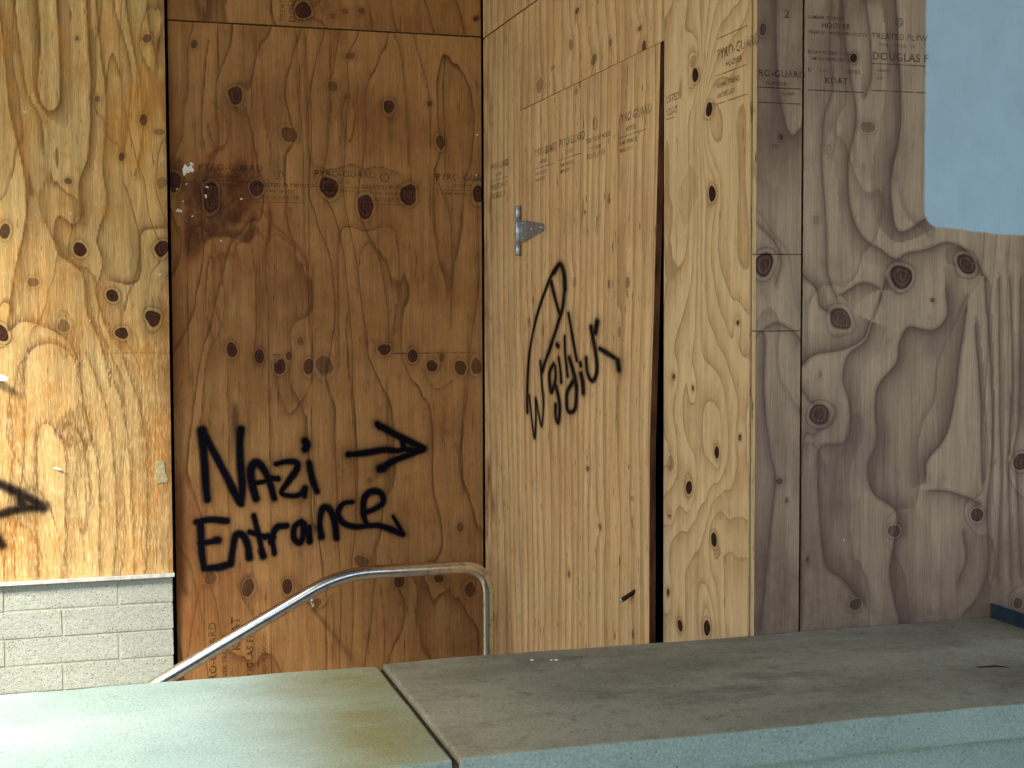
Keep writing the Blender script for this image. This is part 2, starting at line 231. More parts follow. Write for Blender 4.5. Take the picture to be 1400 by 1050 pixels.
# ------------------------------------------------------------------ node helper
class NT:
    def __init__(self, name):
        self.mat = bpy.data.materials.new(name)
        self.mat.use_nodes = True
        self.t = self.mat.node_tree
        self.bsdf = self.t.nodes['Principled BSDF']
        self.out = self.t.nodes['Material Output']
        self.bsdf.inputs['Specular IOR Level'].default_value = 0.14
    def new(self, kind, **kw):
        n = self.t.nodes.new(kind)
        for k, v in kw.items(): setattr(n, k, v)
        return n
    def put(self, sock, v):
        if v is None: return
        if hasattr(v, 'links') or isinstance(v, bpy.types.NodeSocket): self.t.links.new(v, sock)
        else:
            try: sock.default_value = v
            except Exception: sock.default_value = tuple(v)[:3]
    def math(self, op, a, b=None, c=None, clamp=False):
        n = self.new('ShaderNodeMath', operation=op, use_clamp=clamp)
        for i, v in enumerate((a, b, c)):
            if v is not None: self.put(n.inputs[i], v)
        return n.outputs[0]
    def sm(self, x, lo, hi, a=0.0, b=1.0):
        n = self.new('ShaderNodeMapRange', interpolation_type='SMOOTHSTEP')
        for k, v in (('Value', x), ('From Min', lo), ('From Max', hi), ('To Min', a), ('To Max', b)): self.put(n.inputs[k], v)
        return n.outputs['Result']
    def mix(self, f, a, b, mode='MIX'):
        n = self.new('ShaderNodeMix', data_type='RGBA', blend_type=mode)
        self.put(n.inputs[0], f); self.put(n.inputs[6], a); self.put(n.inputs[7], b)
        return n.outputs[2]
    def attr(self, name, what='Fac'):
        return self.new('ShaderNodeAttribute', attribute_name=name).outputs[what]
    def vec(self, v, s, off=(0, 0, 0)):
        n = self.new('ShaderNodeVectorMath', operation='MULTIPLY_ADD')
        self.put(n.inputs[0], v); n.inputs[1].default_value = s; n.inputs[2].default_value = off
        return n.outputs[0]
    def noise(self, v, scale=1.0, detail=2.0, rough=0.5, dist=0.0):
        n = self.new('ShaderNodeTexNoise')
        self.put(n.inputs['Vector'], v); n.inputs['Scale'].default_value = scale
        n.inputs['Detail'].default_value = detail; n.inputs['Roughness'].default_value = rough; n.inputs['Distortion'].default_value = dist
        return n.outputs['Fac']
    def bump(self, h, strength, dist):
        n = self.new('ShaderNodeBump')
        n.inputs['Strength'].default_value = strength; n.inputs['Distance'].default_value = dist
        self.put(n.inputs['Height'], h)
        self.t.links.new(n.outputs[0], self.bsdf.inputs['Normal'])
    def finish(self, colour=None, rough=None, metal=None):
        if colour is not None: self.put(self.bsdf.inputs['Base Color'], colour)
        if rough is not None: self.put(self.bsdf.inputs['Roughness'], rough)
        if metal is not None: self.put(self.bsdf.inputs['Metallic'], metal)
        return self.mat

# ------------------------------------------------------------------ plywood
def plywood(name, early, alt, late, knot=(58, 34, 22), lo=0.5, late_amt=0.6, alt_amt=0.6, grain=0.22, streak=0.25,
            mottle=(90, 62, 36), mottle_amt=0.3, pits=0.0, checks=0.3, stain=(80, 40, 20), jag=0.10, line=0.5, rag=1.0, paint=None, rough=0.72, pale=None, guide=0.0, drip=(120, 68, 34), edge_w=0.0045):
    k = NT(name)
    uv = k.attr('grain_uv', 'Vector')
    ring = k.attr('ring')
    jn = k.noise(k.vec(uv, (70, 5, 1)), detail=3)
    ring = k.math('MULTIPLY_ADD', k.math('SUBTRACT', jn, 0.5), jag * 2, ring)
    t = k.math('FRACT', ring)
    b = k.math('FLOOR', ring)
    wnz = k.new('ShaderNodeTexWhiteNoise', noise_dimensions='1D'); k.put(wnz.inputs['W'], b)
    h = wnz.outputs['Value']
    dark = k.math('MULTIPLY', k.sm(t, lo, 0.96), k.sm(t, 0.975, 1.0, 1.0, 0.0))
    fine_line = k.math('MULTIPLY', k.sm(t, 0.86, 0.97), k.sm(t, 0.975, 1.0, 1.0, 0.0))
    n_streak = k.noise(k.vec(uv, (45, 1.6, 1), (3, 1, 0)), detail=3, rough=0.6)
    n_big = k.noise(k.vec(uv, (3.0, 2.2, 1), (9, 4, 0)), detail=4, rough=0.6)
    n_spot = k.noise(k.vec(uv, (16, 11, 1), (2, 8, 0)), detail=4, rough=0.65)
    n_fine = k.noise(k.vec(uv, (420, 9, 1)), detail=2, rough=0.65)
    n_rag = k.noise(k.vec(uv, (230, 24, 1), (5, 5, 0)), detail=2, rough=0.7)
    c = k.mix(k.math('MULTIPLY', h, alt_amt), srgb(*early), srgb(*alt))
    damt = k.math('MULTIPLY', dark, k.sm(n_spot, 0.25, 0.7, late_amt * 0.55, late_amt * 1.2))
    c = k.mix(damt, c, srgb(*late))
    c = k.mix(k.math('MULTIPLY', fine_line, k.sm(n_streak, 0.3, 0.65, line * 0.3, line)), c, srgb(*[x * 0.55 for x in late]))
    if guide > 0:
        gd = k.math('MULTIPLY_ADD', k.math('SUBTRACT', jn, 0.5), 0.006, k.attr('grain_dist'))
        shade = k.math('EXPONENT', k.math('MULTIPLY', k.math('DIVIDE', k.math('MAXIMUM', gd, 0.0), k.attr('grain_width')), -1.1))
        shade = k.math('MULTIPLY', shade, k.sm(k.math('ADD', k.attr('grain_side'), k.math('MULTIPLY', k.math('SUBTRACT', jn, 0.5), 0.5)), -0.15, 0.5))
        c = k.mix(k.math('MULTIPLY', shade, guide), c, srgb(*late))
        gl = k.sm(k.math('ABSOLUTE', gd), 0.0005, edge_w, 1.0, 0.0)
        c = k.mix(k.math('MULTIPLY', gl, k.sm(n_streak, 0.3, 0.65, line * 0.45, line * 1.1)), c, srgb(*[x * 0.6 for x in late]))
    c = k.mix(k.math('MULTIPLY', k.sm(n_big, 0.42, 0.72), mottle_amt), c, srgb(*mottle))
    c = k.mix(k.math('MULTIPLY', k.sm(n_spot, 0.55, 0.8), mottle_amt * 0.9), c, srgb(*mottle))
    if pale is not None:
        c = k.mix(k.math('MULTIPLY', k.sm(n_rag, 0.47, 0.66), k.math('MULTIPLY', k.attr('worn'), 0.5)), c, srgb(*pale))
    # fibres
    g = k.math('MULTIPLY_ADD', k.math('SUBTRACT', n_fine, 0.5), grain * 2, 1.0)
    g = k.math('MULTIPLY', g, k.math('MULTIPLY_ADD', k.math('SUBTRACT', n_streak, 0.5), streak * 2, 1.0))
    g = k.math('MULTIPLY', g, k.math('MULTIPLY_ADD', k.math('SUBTRACT', n_rag, 0.5), 0.30 * rag, 1.0))
    mul = k.new('ShaderNodeVectorMath', operation='SCALE'); k.put(mul.inputs[0], c); k.put(mul.inputs['Scale'], g)
    c = mul.outputs[0]
    # cracks and pits
    n_chk = k.noise(k.vec(uv, (62, 0.75, 1), (1, 6, 0)), detail=2)
    chk = k.math('MULTIPLY', k.sm(k.math('ABSOLUTE', k.math('SUBTRACT', n_chk, 0.56)), 0.0, 0.010, 1.0, 0.0), k.sm(n_big, 0.42, 0.56))
    c = k.mix(k.math('MULTIPLY', chk, checks), c, srgb(45, 26, 15))
    hgt_pit = None
    if pits > 0:
        n_pit = k.noise(k.vec(uv, (75, 13, 1), (4, 2, 0)), detail=2, rough=0.6)
        hgt_pit = k.sm(n_pit, 0.66, 0.73)
        c = k.mix(k.math('MULTIPLY', hgt_pit, pits), c, srgb(70, 40, 22))
    # stains
    st = k.attr('stain')
    c = k.mix(k.math('MULTIPLY', st, k.sm(n_spot, 0.3, 0.62, 0.6, 1.0)), c, k.mix(k.sm(st, 0.35, 0.8), srgb(*drip), srgb(*stain)))
    # knots
    kd = k.attr('knot'); ks = k.attr('knot_dark')
    halo = k.math('MULTIPLY', k.sm(kd, 0.9, 2.6, 1.0, 0.0), k.math('MULTIPLY', ks, 0.32))
    c = k.mix(halo, c, srgb(*[x * 0.8 for x in late]))
    band = k.math('MULTIPLY', k.sm(k.math('ABSOLUTE', k.math('SUBTRACT', kd, 1.42)), 0.0, 0.16, 1.0, 0.0), k.math('MULTIPLY', ks, 0.38))
    c = k.mix(band, c, srgb(*[x * 0.6 for x in late]))
    rim = k.math('MULTIPLY', k.sm(k.math('ABSOLUTE', k.math('SUBTRACT', kd, 1.17)), 0.0, 0.12, 1.0, 0.0), 0.25)
    c = k.mix(rim, c, srgb(*early))
    core = k.math('MULTIPLY', k.sm(kd, 0.86, 1.06, 1.0, 0.0), k.math('MULTIPLY', ks, 1.25), clamp=True)
    kr = k.math('MULTIPLY_ADD', k.math('SINE', k.math('MULTIPLY_ADD', n_spot, 9.0, k.math('MULTIPLY', kd, 15.0))), 0.12, n_rag)
    kn = k.mix(k.sm(kr, 0.3, 0.8), srgb(*knot), srgb(*[min(255, x * 1.7) for x in knot]))
    kn = k.mix(k.sm(kd, 0.72, 0.95, 0.0, 0.7), kn, srgb(*[x * 0.55 for x in knot]))
    kn = k.mix(k.math('MULTIPLY', k.sm(kd, 0.1, 0.5, 1.0, 0.0), k.sm(n_spot, 0.42, 0.6, 0.0, 0.6)), kn, srgb(*[x * 0.45 for x in knot]))
    hole = k.sm(ks, 1.05, 1.15)
    kn = k.mix(hole, kn, srgb(50, 27, 17))
    c = k.mix(core, c, kn)
    if paint is not None:
        pf = k.math('ADD', k.attr('paint'), k.math('MULTIPLY', k.math('SUBTRACT', n_rag, 0.5), 0.25))
        pf = k.sm(pf, 0.4, 0.62)
        pc = k.mix(k.sm(n_spot, 0.3, 0.75), srgb(*paint), srgb(*[x * 0.965 for x in paint]))
        c = k.mix(k.math('MULTIPLY', pf, k.sm(n_spot, 0.2, 0.8, 0.98, 0.95)), c, pc)
    hgt = k.math('ADD', k.math('MULTIPLY', n_fine, 0.5), k.math('MULTIPLY', n_rag, 0.9 * rag))
    hgt = k.math('SUBTRACT', hgt, k.math('MULTIPLY', core, 0.8))
    k.bump(hgt, 0.55, 0.0016)
    return k.finish(c, rough)

def ply_edge():
    k = NT('plywood_edge')
    tc = k.new('ShaderNodeTexCoord').outputs['Object']
    lay = k.attr('layer')
    s = k.math('FRACT', k.math('MULTIPLY', lay, 2.5))
    alt = k.sm(s, 0.46, 0.54)
    n = k.noise(k.vec(tc, (60, 60, 14)), detail=4, rough=0.7)
    c = k.mix(alt, srgb(222, 192, 138), srgb(186, 148, 98))
    c = k.mix(k.sm(n, 0.52, 0.75), c, srgb(104, 74, 46))
    k.bump(n, 0.6, 0.002)
    return k.finish(c, 0.85)

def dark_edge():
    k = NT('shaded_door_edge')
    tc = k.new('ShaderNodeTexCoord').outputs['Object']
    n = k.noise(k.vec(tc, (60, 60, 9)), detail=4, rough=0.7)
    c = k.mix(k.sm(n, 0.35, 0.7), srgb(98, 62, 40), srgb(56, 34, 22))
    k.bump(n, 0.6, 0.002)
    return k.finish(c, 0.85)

M_EDGE = ply_edge()
M_DOOR_EDGE = dark_edge()

def catmull(pts, n=10):
    p = np.array(pts, float)
    if len(p) < 3:
        t = np.linspace(0, 1, n)[:, None]; return p[0] * (1 - t) + p[-1] * t
    q = np.vstack([2 * p[0] - p[1], p, 2 * p[-1] - p[-2]])
    out = []
    for i in range(1, len(q) - 2):
        t = np.linspace(0, 1, n, endpoint=False)[:, None]
        a, b, c, d = q[i - 1], q[i], q[i + 1], q[i + 2]
        out.append(0.5 * ((2 * b) + (c - a) * t + (2 * a - 5 * b + 4 * c - d) * t ** 2 + (3 * b - a - 3 * c + d) * t ** 3))
    out.append(p[-1:])
    return np.vstack(out)

def place(plane, c, u, v, off):
    """u, v on the board's plane, off = how far it stands out of it"""
    if plane == 'Y': return np.stack([u, np.full_like(u, c) - off, v], -1)
    return np.stack([np.full_like(u, c) - off, u, v], -1)

def board(name, key, plane, c, u0, u1, v0, v1, mat, step, ringf, thick=0.018, keep=None, off=None, cuts=((), ()), seed=1,
          kamp=1.6, stain=None, worn=None, paint=None, edge=None, edge_jitter=0.0012, kmetric=0.62, kreach=2.2):
    nu = max(2, int(round((u1 - u0) / step)) + 1); nv = max(2, int(round((v1 - v0) / step)) + 1)
    U = np.unique(np.concatenate([np.linspace(u0, u1, nu), np.array(cuts[0])]))
    V = np.unique(np.concatenate([np.linspace(v0, v1, nv), np.array(cuts[1])]))
    uu, vv = np.meshgrid(U, V, indexing='ij')
    N = Noise(seed)
    ring = ringf(uu, vv, N)
    kd = np.full(uu.shape, 9.0); ks = np.zeros(uu.shape)
    wu = N.f(uu * 17, vv * 17, 2, 0.35) ; wv = N.f(uu * 17 + 31, vv * 17 + 17, 2, 0.35)
    for i, (a, b, ra, rb, dk) in enumerate(KNOTS.get(key, ())):
        ra *= 1.12; rb *= 1.12
        x = (uu - a) / ra; y = (vv - b) / rb
        x = x + wu * 0.9; y = y + wv * 0.9
        d = np.sqrt(x * x + y * y)
        dl = np.sqrt(x * x + (y * kmetric) ** 2)
        sgn = 1 if (i * 7) % 5 != 2 else -1
        ring = ring + sgn * kamp * min(1.0, ra / 0.02) * (0.4 + 0.6 * min(dk, 1)) * np.exp(-(dl / kreach) ** 1.3)
        w = d < kd
        kd = np.where(w, d, kd); ks = np.where(w, dk, ks)
    kd = np.minimum(kd, 9)
    gd = np.full(uu.shape, 1.0); gs = np.zeros(uu.shape); gw = np.full(uu.shape, 0.01)
    wob = 0.004 * N.f(uu * 22 + 5, vv * 6, 2) + 0.003 * N.f(uu * 60, vv * 25, 2)
    for (w, side, pts) in GRAIN.get(key, ()):
        s = catmull(pts, 8)
        for a, b in zip(s[:-1], s[1:]):
            lo_, hi_ = np.minimum(a, b) - 0.16, np.maximum(a, b) + 0.16
            i0, i1 = np.searchsorted(U, (lo_[0], hi_[0])); j0, j1 = np.searchsorted(V, (lo_[1], hi_[1]))
            if i1 <= i0 or j1 <= j0: continue
            sl = (slice(i0, i1), slice(j0, j1))
            px = uu[sl] + wob[sl]; py = vv[sl]
            dx, dy = b - a; L2 = dx * dx + dy * dy + 1e-12
            t = np.clip(((px - a[0]) * dx + (py - a[1]) * dy) / L2, 0, 1)
            ex = px - a[0] - t * dx; ey = py - a[1] - t * dy
            d = np.hypot(ex, ey)
            sg = np.clip(np.sign(dx * ey - dy * ex) * d / 0.007, -1, 1) * side
            wm = d < gd[sl]
            gd[sl] = np.where(wm, d, gd[sl]); gs[sl] = np.where(wm, sg, gs[sl]); gw[sl] = np.where(wm, w, gw[sl])
    zz = np.zeros(uu.shape)
    offv = zz if off is None else off(uu, vv)
    # slightly worn, uneven cut edges
    ju = uu.copy(); jv = vv.copy()
    e1 = N.f(vv * 60, vv * 3, 3) * edge_jitter * 2; e2 = N.f(uu * 60 + 9, uu * 3, 3) * edge_jitter * 2
    ju[0, :] += np.abs(e1[0, :]); ju[-1, :] -= np.abs(e1[-1, :]); jv[:, 0] += np.abs(e2[:, 0]); jv[:, -1] -= np.abs(e2[:, -1])
    P = place(plane, c, ju, jv, offv)
    nU, nV = uu.shape
    idx = np.arange(nU * nV).reshape(nU, nV)
    q = np.stack([idx[:-1, :-1], idx[1:, :-1], idx[1:, 1:], idx[:-1, 1:]], -1)
    cu = (U[:-1] + U[1:]) / 2; cv = (V[:-1] + V[1:]) / 2
    kp = np.ones((nU - 1, nV - 1), bool)
    if keep is not None:
        cuu, cvv = np.meshgrid(cu, cv, indexing='ij'); kp = keep(cuu, cvv)
    q = q[kp]
    if plane == 'X': q = q[:, ::-1]
    nf = len(q)
    verts = P.reshape(-1, 3); faces = q.reshape(-1, 4)
    # side walls: every face edge used once
    e = np.concatenate([faces[:, [0, 1]], faces[:, [1, 2]], faces[:, [2, 3]], faces[:, [3, 0]]])
    es = np.sort(e, 1); keyv = es[:, 0].astype(np.int64) * (nU * nV) + es[:, 1]
    uq, inv, cnt = np.unique(keyv, return_inverse=True, return_counts=True)
    be = e[cnt[inv] == 1]
    bv = np.unique(be); mp = {}
    nb = len(verts)
    remap_f = np.full(nb, -1); remap_b = np.full(nb, -1)
    remap_f[bv] = nb + np.arange(len(bv)); remap_b[bv] = nb + len(bv) + np.arange(len(bv))
    back = verts[bv].copy()
    if plane == 'Y': back[:, 1] += thick
    else: back[:, 0] += thick
    sides = np.stack([remap_f[be[:, 1]], remap_f[be[:, 0]], remap_b[be[:, 0]], remap_b[be[:, 1]]], -1)
    allv = np.concatenate([verts, verts[bv], back]); allf = np.concatenate([faces, sides])
    used = np.zeros(len(allv), bool); used[allf.ravel()] = True
    rm = np.cumsum(used) - 1
    allf = rm[allf]
    base = np.array([(u0 + u1) / 2, c, v0]) if plane == 'Y' else np.array([c, (u0 + u1) / 2, v0])
    vfin = allv[used] - base
    me = bpy.data.meshes.new(name)
    me.vertices.add(len(vfin)); me.vertices.foreach_set('co', vfin.astype(np.float32).ravel())
    me.loops.add(allf.size); me.loops.foreach_set('vertex_index', allf.astype(np.int32).ravel())
    me.polygons.add(len(allf))
    me.polygons.foreach_set('loop_start', np.arange(0, allf.size, 4, dtype=np.int32))
    mi = np.zeros(len(allf), np.int32); mi[nf:] = 1
    me.polygons.foreach_set('material_index', mi)
    me.update(calc_edges=True)
    def fill(nm, arr, default=0.0):
        full = np.concatenate([arr.ravel(), arr.ravel()[bv], np.full(len(bv), default)])[used]
        a = me.attributes.new(nm, 'FLOAT', 'POINT'); a.data.foreach_set('value', full.astype(np.float32))
    fill('ring', ring); fill('knot', kd, 9.0); fill('knot_dark', ks)
    fill('stain', zz if stain is None else stain(uu, vv, N))
    fill('worn', zz if worn is None else worn(uu, vv, N))
    fill('paint', zz if paint is None else paint(uu, vv, N))
    fill('layer', zz, 1.0); fill('grain_dist', gd, 1.0); fill('grain_side', gs); fill('grain_width', gw, 0.01)
    g = np.stack([uu.ravel(), vv.ravel(), np.full(uu.size, seed * 1.37)], -1)
    g = np.concatenate([g, g[bv], g[bv]])[used]
    a = me.attributes.new('grain_uv', 'FLOAT_VECTOR', 'POINT'); a.data.foreach_set('vector', g.astype(np.float32).ravel())
    o = link(name, me, [mat, edge or M_EDGE], None, tuple(base))
    o['_c'] = c
    del o['_c']
    return o

# ------------------------------------------------------------------ paint films and ink laid on the boards
def spray_mat():
    k = NT('black_spray_paint')
    d = k.attr('spray_film')
    tc = k.new('ShaderNodeTexCoord').outputs['Object']
    n = k.noise(tc, 420.0, 2.0, 0.6)
    n2 = k.noise(tc, 60.0, 3.0, 0.6)
    a = k.math('MULTIPLY_ADD', k.math('SUBTRACT', n, 0.5), k.math('MULTIPLY', k.math('SUBTRACT', 1.0, d), 0.9), d)
    a = k.math('MULTIPLY_ADD', k.math('SUBTRACT', n2, 0.5), 0.16, a)
    a = k.math('POWER', k.math('MULTIPLY', a, 1.04, clamp=True), 1.15)
    k.put(k.bsdf.inputs['Base Color'], srgb(7, 7, 18)); k.bsdf.inputs['Roughness'].default_value = 0.7; k.bsdf.inputs['Specular IOR Level'].default_value = 0.06
    tr = k.new('ShaderNodeBsdfTransparent'); mx = k.new('ShaderNodeMixShader')
    k.t.links.new(a, mx.inputs[0]); k.t.links.new(tr.outputs[0], mx.inputs[1]); k.t.links.new(k.bsdf.outputs[0], mx.inputs[2])
    k.t.links.new(mx.outputs[0], k.out.inputs['Surface'])
    return k.mat
def ink_mat(name, strength, colr=(40, 30, 26)):
    k = NT(name)
    tc = k.new('ShaderNodeTexCoord').outputs['Object']
    n = k.noise(tc, 55.0, 4.0, 0.7)
    n2 = k.noise(tc, 9.0, 3.0, 0.6)
    a = k.math('MULTIPLY', k.sm(n, 0.28, 0.55), k.sm(n2, 0.3, 0.6, strength * 0.5, strength))
    k.put(k.bsdf.inputs['Base Color'], srgb(*colr)); k.bsdf.inputs['Roughness'].default_value = 0.8; k.bsdf.inputs['Specular IOR Level'].default_value = 0.05
    tr = k.new('ShaderNodeBsdfTransparent'); mx = k.new('ShaderNodeMixShader')
    k.t.links.new(a, mx.inputs[0]); k.t.links.new(tr.outputs[0], mx.inputs[1]); k.t.links.new(k.bsdf.outputs[0], mx.inputs[2])
    k.t.links.new(mx.outputs[0], k.out.inputs['Surface'])
    return k.mat
M_SPRAY = spray_mat()
M_INK = ink_mat('stamp_ink', 0.66)
M_INK_FAINT = ink_mat('faint_stamp_ink', 0.6)

def to_local(board_obj, P):
    return P - np.array(board_obj.location)

def graffiti(key, board_obj, plane, c, step, off=None, squash=1.0, seed=3, soft=1.0, strength=1.0, label=None, drips=()):
    strokes = [(r, catmull(p)) for r, p in SPRAY[key]]
    allp = np.vstack([s for _, s in strokes]); rm = max(r for r, _ in strokes) * 3.2
    u0, v0 = allp.min(0); u1, v1 = allp.max(0)
    u0 -= rm / squash; u1 += rm / squash; v0 -= rm; v1 += rm
    U = np.arange(u0, u1, step / max(squash, 0.5)); V = np.arange(v0, v1, step)
    uu, vv = np.meshgrid(U, V, indexing='ij')
    N = Noise(seed)
    den = np.zeros(uu.shape); halo = np.zeros(uu.shape)
    for r, s in strokes:
        best = np.full(uu.shape, 9.0)
        for a, b in zip(s[:-1], s[1:]):
            ax, ay = a[0] * squash, a[1]; bx, by = b[0] * squash, b[1]
            dx, dy = bx - ax, by - ay; L = dx * dx + dy * dy + 1e-12
            t = np.clip(((uu * squash - ax) * dx + (vv - ay) * dy) / L, 0, 1)
            best = np.minimum(best, np.hypot(uu * squash - ax - t * dx, vv - ay - t * dy))
        rr = r * (1 + 0.6 * N.f(uu * 11, vv * 11, 2))
        den = np.maximum(den, 1 - sstep(rr * (1 - 0.68 * soft), rr * (1 + 0.80 * soft), best))
        halo = np.maximum(halo, np.exp(-(best / (r * 1.75)) ** 2))
    for (a, b, ln) in drips:
        w = 0.0022
        den = np.maximum(den, (1 - sstep(w * 0.6, w * 1.4, np.abs(uu - a))) * ((vv < b) & (vv > b - ln)))
    den = np.clip(np.maximum(den, 0.42 * halo * soft), 0, 1) * strength
    idx = np.arange(den.size).reshape(den.shape)
    q = np.stack([idx[:-1, :-1], idx[1:, :-1], idx[1:, 1:], idx[:-1, 1:]], -1)
    mx = np.maximum(np.maximum(den[:-1, :-1], den[1:, 1:]), np.maximum(den[1:, :-1], den[:-1, 1:]))
    q = q[mx > 0.015]
    if plane == 'X': q = q[:, ::-1]
    o0 = 0.0014 + (0 if off is None else off(uu, vv))
    P = to_local(board_obj, place(plane, c, uu, vv, o0 + np.zeros(uu.shape)).reshape(-1, 3))
    used = np.zeros(den.size, bool); used[q.ravel()] = True; rmp = np.cumsum(used) - 1
    me = bpy.data.meshes.new('spray_paint')
    me.from_pydata(P[used].tolist(), [], rmp[q].tolist())
    at = me.attributes.new('spray_film', 'FLOAT', 'POINT'); at.data.foreach_set('value', den.ravel()[used].astype(np.float32))
    o = link('spray_paint', me, M_SPRAY, board_obj)
    if label: o['label'] = label
    return o

def stamp(board_obj, plane, c, lines, u, v, mat=None, off=None, rot=0.0, flip_u=False):
    """ink stamp: lines = [(text, height, du, dv)] or ('-', width, du, dv) for a ruled line; u, v = top left, metres"""
    bm = bmesh.new()
    for (txt, hgt, du, dv) in lines:
        if txt == '-':
            v4 = [bm.verts.new((du + a, dv + b, 0)) for a, b in ((0, 0), (hgt, 0), (hgt, 0.0022), (0, 0.0022))]; bm.faces.new(v4); continue
        if txt == 'O':
            n = 20; r0, r1 = hgt * 0.5, hgt * 0.40
            a = [bm.verts.new((du + r0 * math.cos(i * 2 * math.pi / n), dv + r0 * math.sin(i * 2 * math.pi / n), 0)) for i in range(n)]
            b = [bm.verts.new((du + r1 * math.cos(i * 2 * math.pi / n), dv + r1 * math.sin(i * 2 * math.pi / n), 0)) for i in range(n)]
            for i in range(n): bm.faces.new((a[i], a[(i + 1) % n], b[(i + 1) % n], b[i]))
            continue
        cu = bpy.data.curves.new('stamp_text', 'FONT'); cu.body = txt; cu.size = hgt * 1.38; cu.resolution_u = 2; cu.space_character = 1.08; cu.offset = hgt * 0.02
        ob = bpy.data.objects.new('stamp_text', cu); col.objects.link(ob)
        dg = bpy.context.evaluated_depsgraph_get()
        me = bpy.data.meshes.new_from_object(ob.evaluated_get(dg))
        me.transform(Matrix.Translation((du, dv, 0)))
        bm.from_mesh(me); bpy.data.meshes.remove(me)
        bpy.data.objects.remove(ob); bpy.data.curves.remove(cu)
    me = bpy.data.meshes.new('ink_stamp'); 
    if rot: bm.transform(Matrix.Rotation(rot, 4, 'Z'))
    bm.to_mesh(me); bm.free()
    co = np.zeros(len(me.vertices) * 3); me.vertices.foreach_get('co', co); co = co.reshape(-1, 3)
    uu = u + (-co[:, 0] if flip_u else co[:, 0]); vv = v + co[:, 1]
    o0 = 0.0009 + (0 if off is None else off(uu, vv)) + np.zeros(len(uu))
    P = to_local(board_obj, place(plane, c, uu, vv, o0))
    me.vertices.foreach_set('co', P.astype(np.float32).ravel()); me.update()
    return link('ink_stamp', me, mat or M_INK, board_obj)

# ------------------------------------------------------------------ simple solids
def bm_box(bm, x0, x1, y0, y1, z0, z1, bevel=0.0):
    r = bmesh.ops.create_cube(bm, size=1.0)
    for v in r['verts']:
        v.co = Vector(((x0 + x1) / 2 + v.co.x * (x1 - x0), (y0 + y1) / 2 + v.co.y * (y1 - y0), (z0 + z1) / 2 + v.co.z * (z1 - z0)))
    if bevel:
        es = list({e for v in r['verts'] for e in v.link_edges})
        bmesh.ops.bevel(bm, geom=es, offset=bevel, segments=2, affect='EDGES', profile=0.6)
def box(name, x0, x1, y0, y1, z0, z1, mat, bevel=0.0, parent=None):
    bm = bmesh.new(); cx, cy = (x0 + x1) / 2, (y0 + y1) / 2
    bm_box(bm, x0 - cx, x1 - cx, y0 - cy, y1 - cy, 0, z1 - z0, bevel)
    me = bpy.data.meshes.new(name); bm.to_mesh(me); bm.free()
    loc = Vector((cx, cy, z0))
    if parent is not None: loc = loc - parent.location
    return link(name, me, mat, parent, loc)
def tube_mesh(name, path, radius, sides=20, cap=True, smooth=True):
    pts = [Vector(p) for p in path]; bm = bmesh.new(); rings = []
    up = Vector((0, 1, 0))
    for i, p in enumerate(pts):
        t = (pts[min(i + 1, len(pts) - 1)] - pts[max(i - 1, 0)]).normalized()
        a = t.cross(up if abs(t.dot(up)) < 0.95 else Vector((1, 0, 0))).normalized(); b = t.cross(a).normalized()
        rd = radius[i] if isinstance(radius, (list, tuple)) else radius
        rings.append([bm.verts.new(p + rd * (math.cos(2 * math.pi * j / sides) * a + math.sin(2 * math.pi * j / sides) * b)) for j in range(sides)])
    for r0, r1 in zip(rings[:-1], rings[1:]):
        for j in range(sides): bm.faces.new((r0[j], r0[(j + 1) % sides], r1[(j + 1) % sides], r1[j]))
    if cap: bm.faces.new(rings[0]); bm.faces.new(rings[-1])
    bmesh.ops.recalc_face_normals(bm, faces=bm.faces)
    if smooth:
        for f in bm.faces: f.smooth = len(f.verts) == 4
    me = bpy.data.meshes.new(name); bm.to_mesh(me); bm.free()
    return me

